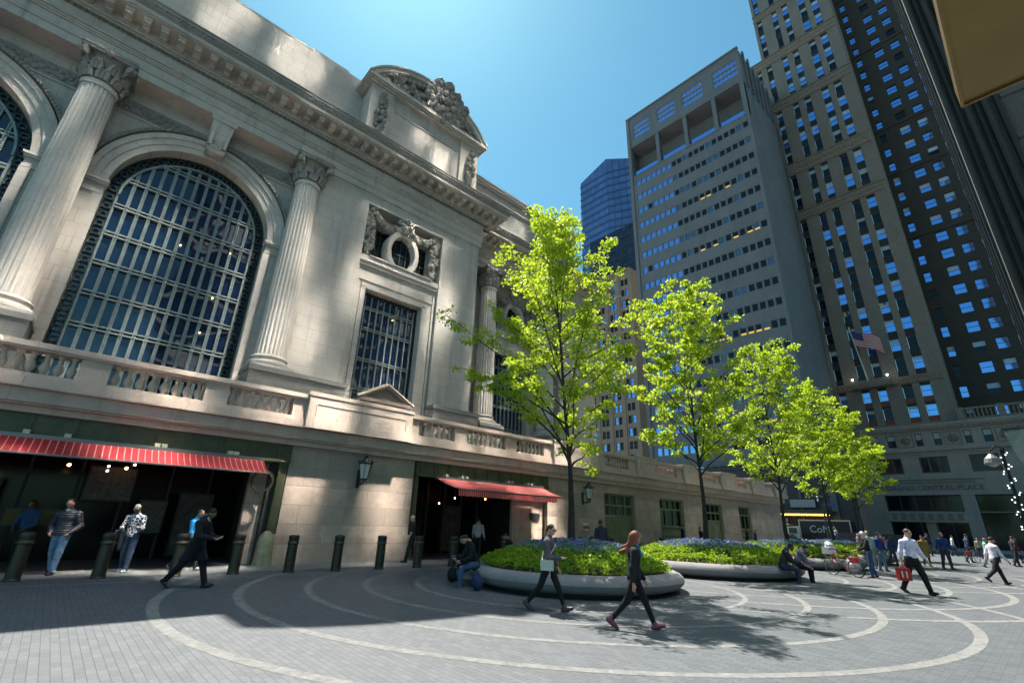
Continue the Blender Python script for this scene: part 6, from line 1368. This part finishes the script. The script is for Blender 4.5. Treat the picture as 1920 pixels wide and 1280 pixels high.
# lit entrance marquee, board sign, dark low building behind the trees
lb_ = thing('entrance_hall', 'low dark entrance building with a lit marquee beyond the granite wall', 'building', (77, 30, 0)); m = MB(); m.box(76.4, 77.9, 17.6, 47, 0, 10.4); m.box(76.2, 76.4, 17.5, 47, 10.2, 10.7); m.build('wall', plain('dark_panel_wall', (.045, .045, .05), .6, var=.2), lb_)
m = MB(); m.box(76.25, 76.4, 25.6, 28.0, .1, 3.3); m.build('window', curtain('poster_window', (.12, .11, .28), (.3, .3, .4), (.03, .03, .04), 1.4, .8), lb_)
m = MB(); m.box(76.2, 76.39, 19.2, 20.0, .1, 10); m.box(76.2, 76.39, 23.4, 23.7, .1, 10); m.build('pilaster', plain('grey_pilaster', (.12, .12, .13), .6), lb_)
mq = thing('marquee', 'dark marquee edged with rows of glowing yellow bulbs', 'marquee', (72, 24, 4.0)); m = MB(); m.box(71, 76.2, 19.7, 27.6, 3.75, 4.15); m.box(70.9, 76.2, 19.6, 27.7, 4.15, 4.25); m.build('roof', plain('marquee_olive', (.06, .06, .035), .5), mq)
m = MB()
for i in range(40): y = 19.8+.195*i; m.blob((71.1, y, 3.69), .075, i); (m.blob((73.4, y, 3.69), .075, i) if i < 28 else None)
for i in range(8): m.blob((71.3+.35*i, 19.8, 3.69), .07, i)
m.build('bulb_row', plain('marquee_bulb', (1, .7, .2), .5, emit=(1.0, .55, .05), estr=4), mq)
bs = thing('billboard', 'blank pale rectangular board mounted above the lit marquee', 'board', (76.2, 23.4, 5.2)); m = MB(); m.box(76.05, 76.25, 21.8, 24.9, 4.75, 5.8); m.build('panel', plain('pale_board', (.42, .38, .38), .6), bs); m = MB(); m.box(76.0, 76.25, 21.7, 25.0, 4.67, 4.75); m.box(76.0, 76.25, 21.7, 25.0, 5.8, 5.88); m.build('rim', DARK, bs)
# street lamp with a hanging head at the right edge, festooned; pale sign panel, traffic light
sl_ = thing('street_lamp', 'dark street lamp wound with small white lights at the right frame edge', 'lamp', (30, .95, 0)); m = MB(); m.lathe([(.2, 0), (.18, .3), (.1, .5), (.07, 1.2), (.06, 5.1), (.03, 5.3)], (30, .95, 0), 10); m.tube([(30, .95, 4.9), (30, .85, 5.3), (30, 1.1, 5.45), (30, 1.32, 5.2)], .035, 6); m.build('pole', BLACK, sl_)
m = MB(); m.lathe([(.06, .5), (.25, .3), (.3, .1), (.28, .05)], (30, 1.32, 4.6), 14); m.lathe([(.02, -.08), (.14, -.02), (.24, .06)], (30, 1.32, 4.6), 14); m.build('lamp_head', plain('lamp_grey', (.22, .22, .225), .35, .3), sl_)
m = MB()
for i in range(34): z = 1.9+3.3*i/34; a = i*1.1; m.blob((30+.13*math.cos(a), .95+.16*math.sin(a), z), .028, i)
m.build('fairy_light', plain('cool_bulb', (1, 1, 1), .4, emit=(.85, .95, 1.0), estr=1.2), sl_)
sp_ = thing('banner_sign', 'pale grey blank banner panel hung out above the street lamp', 'sign', (45, .3, 8)); m = MB(); P_ = [(1.02, 8.15), (-1.6, 8.3), (-1.6, 5.6), (.05, 5.7), (.7, 6.3)]; m.add([(45, a, b) for a, b in P_]+[(45.1, a, b) for a, b in P_], [(0,1,2,3,4)[::-1], (5,6,7,8,9)]+[(i, 5+i, 5+(i+1) % 5, (i+1) % 5) for i in range(5)]); m.build('panel', plain('pale_banner', (.34, .35, .31), .7, var=.2, vscale=1.2), sp_); m = MB(); m.box(45.0, 45.12, -2.0, 1.1, 8.3, 8.42); m.build('arm', BLACK, sp_)
tl_ = thing('traffic_light', 'traffic light showing pale lamps between the third and fourth trunks', 'traffic light', (64, 17.6, 0)); m = MB(); m.tube([(64, 17.6, 0), (64, 17.6, 6.4)], .09, 8); m.build('pole', VERD, tl_); m = MB(); m.box(63.75, 64, 17.7, 18.1, 4.8, 5.9); m.build('housing', VERD, tl_)
m = MB(); [m.blob((63.73, 17.9, z), .12, 1) for z in (5.0, 5.35, 5.7)]; m.build('lamp_lens', plain('pale_lens', (.6, .65, .62), .3), tl_); m = MB(); m.box(63.9, 64, 16.2, 17.5, 4.4, 4.65); m.build('street_plate', plain('blue_plate', (.03, .06, .25), .4), tl_)
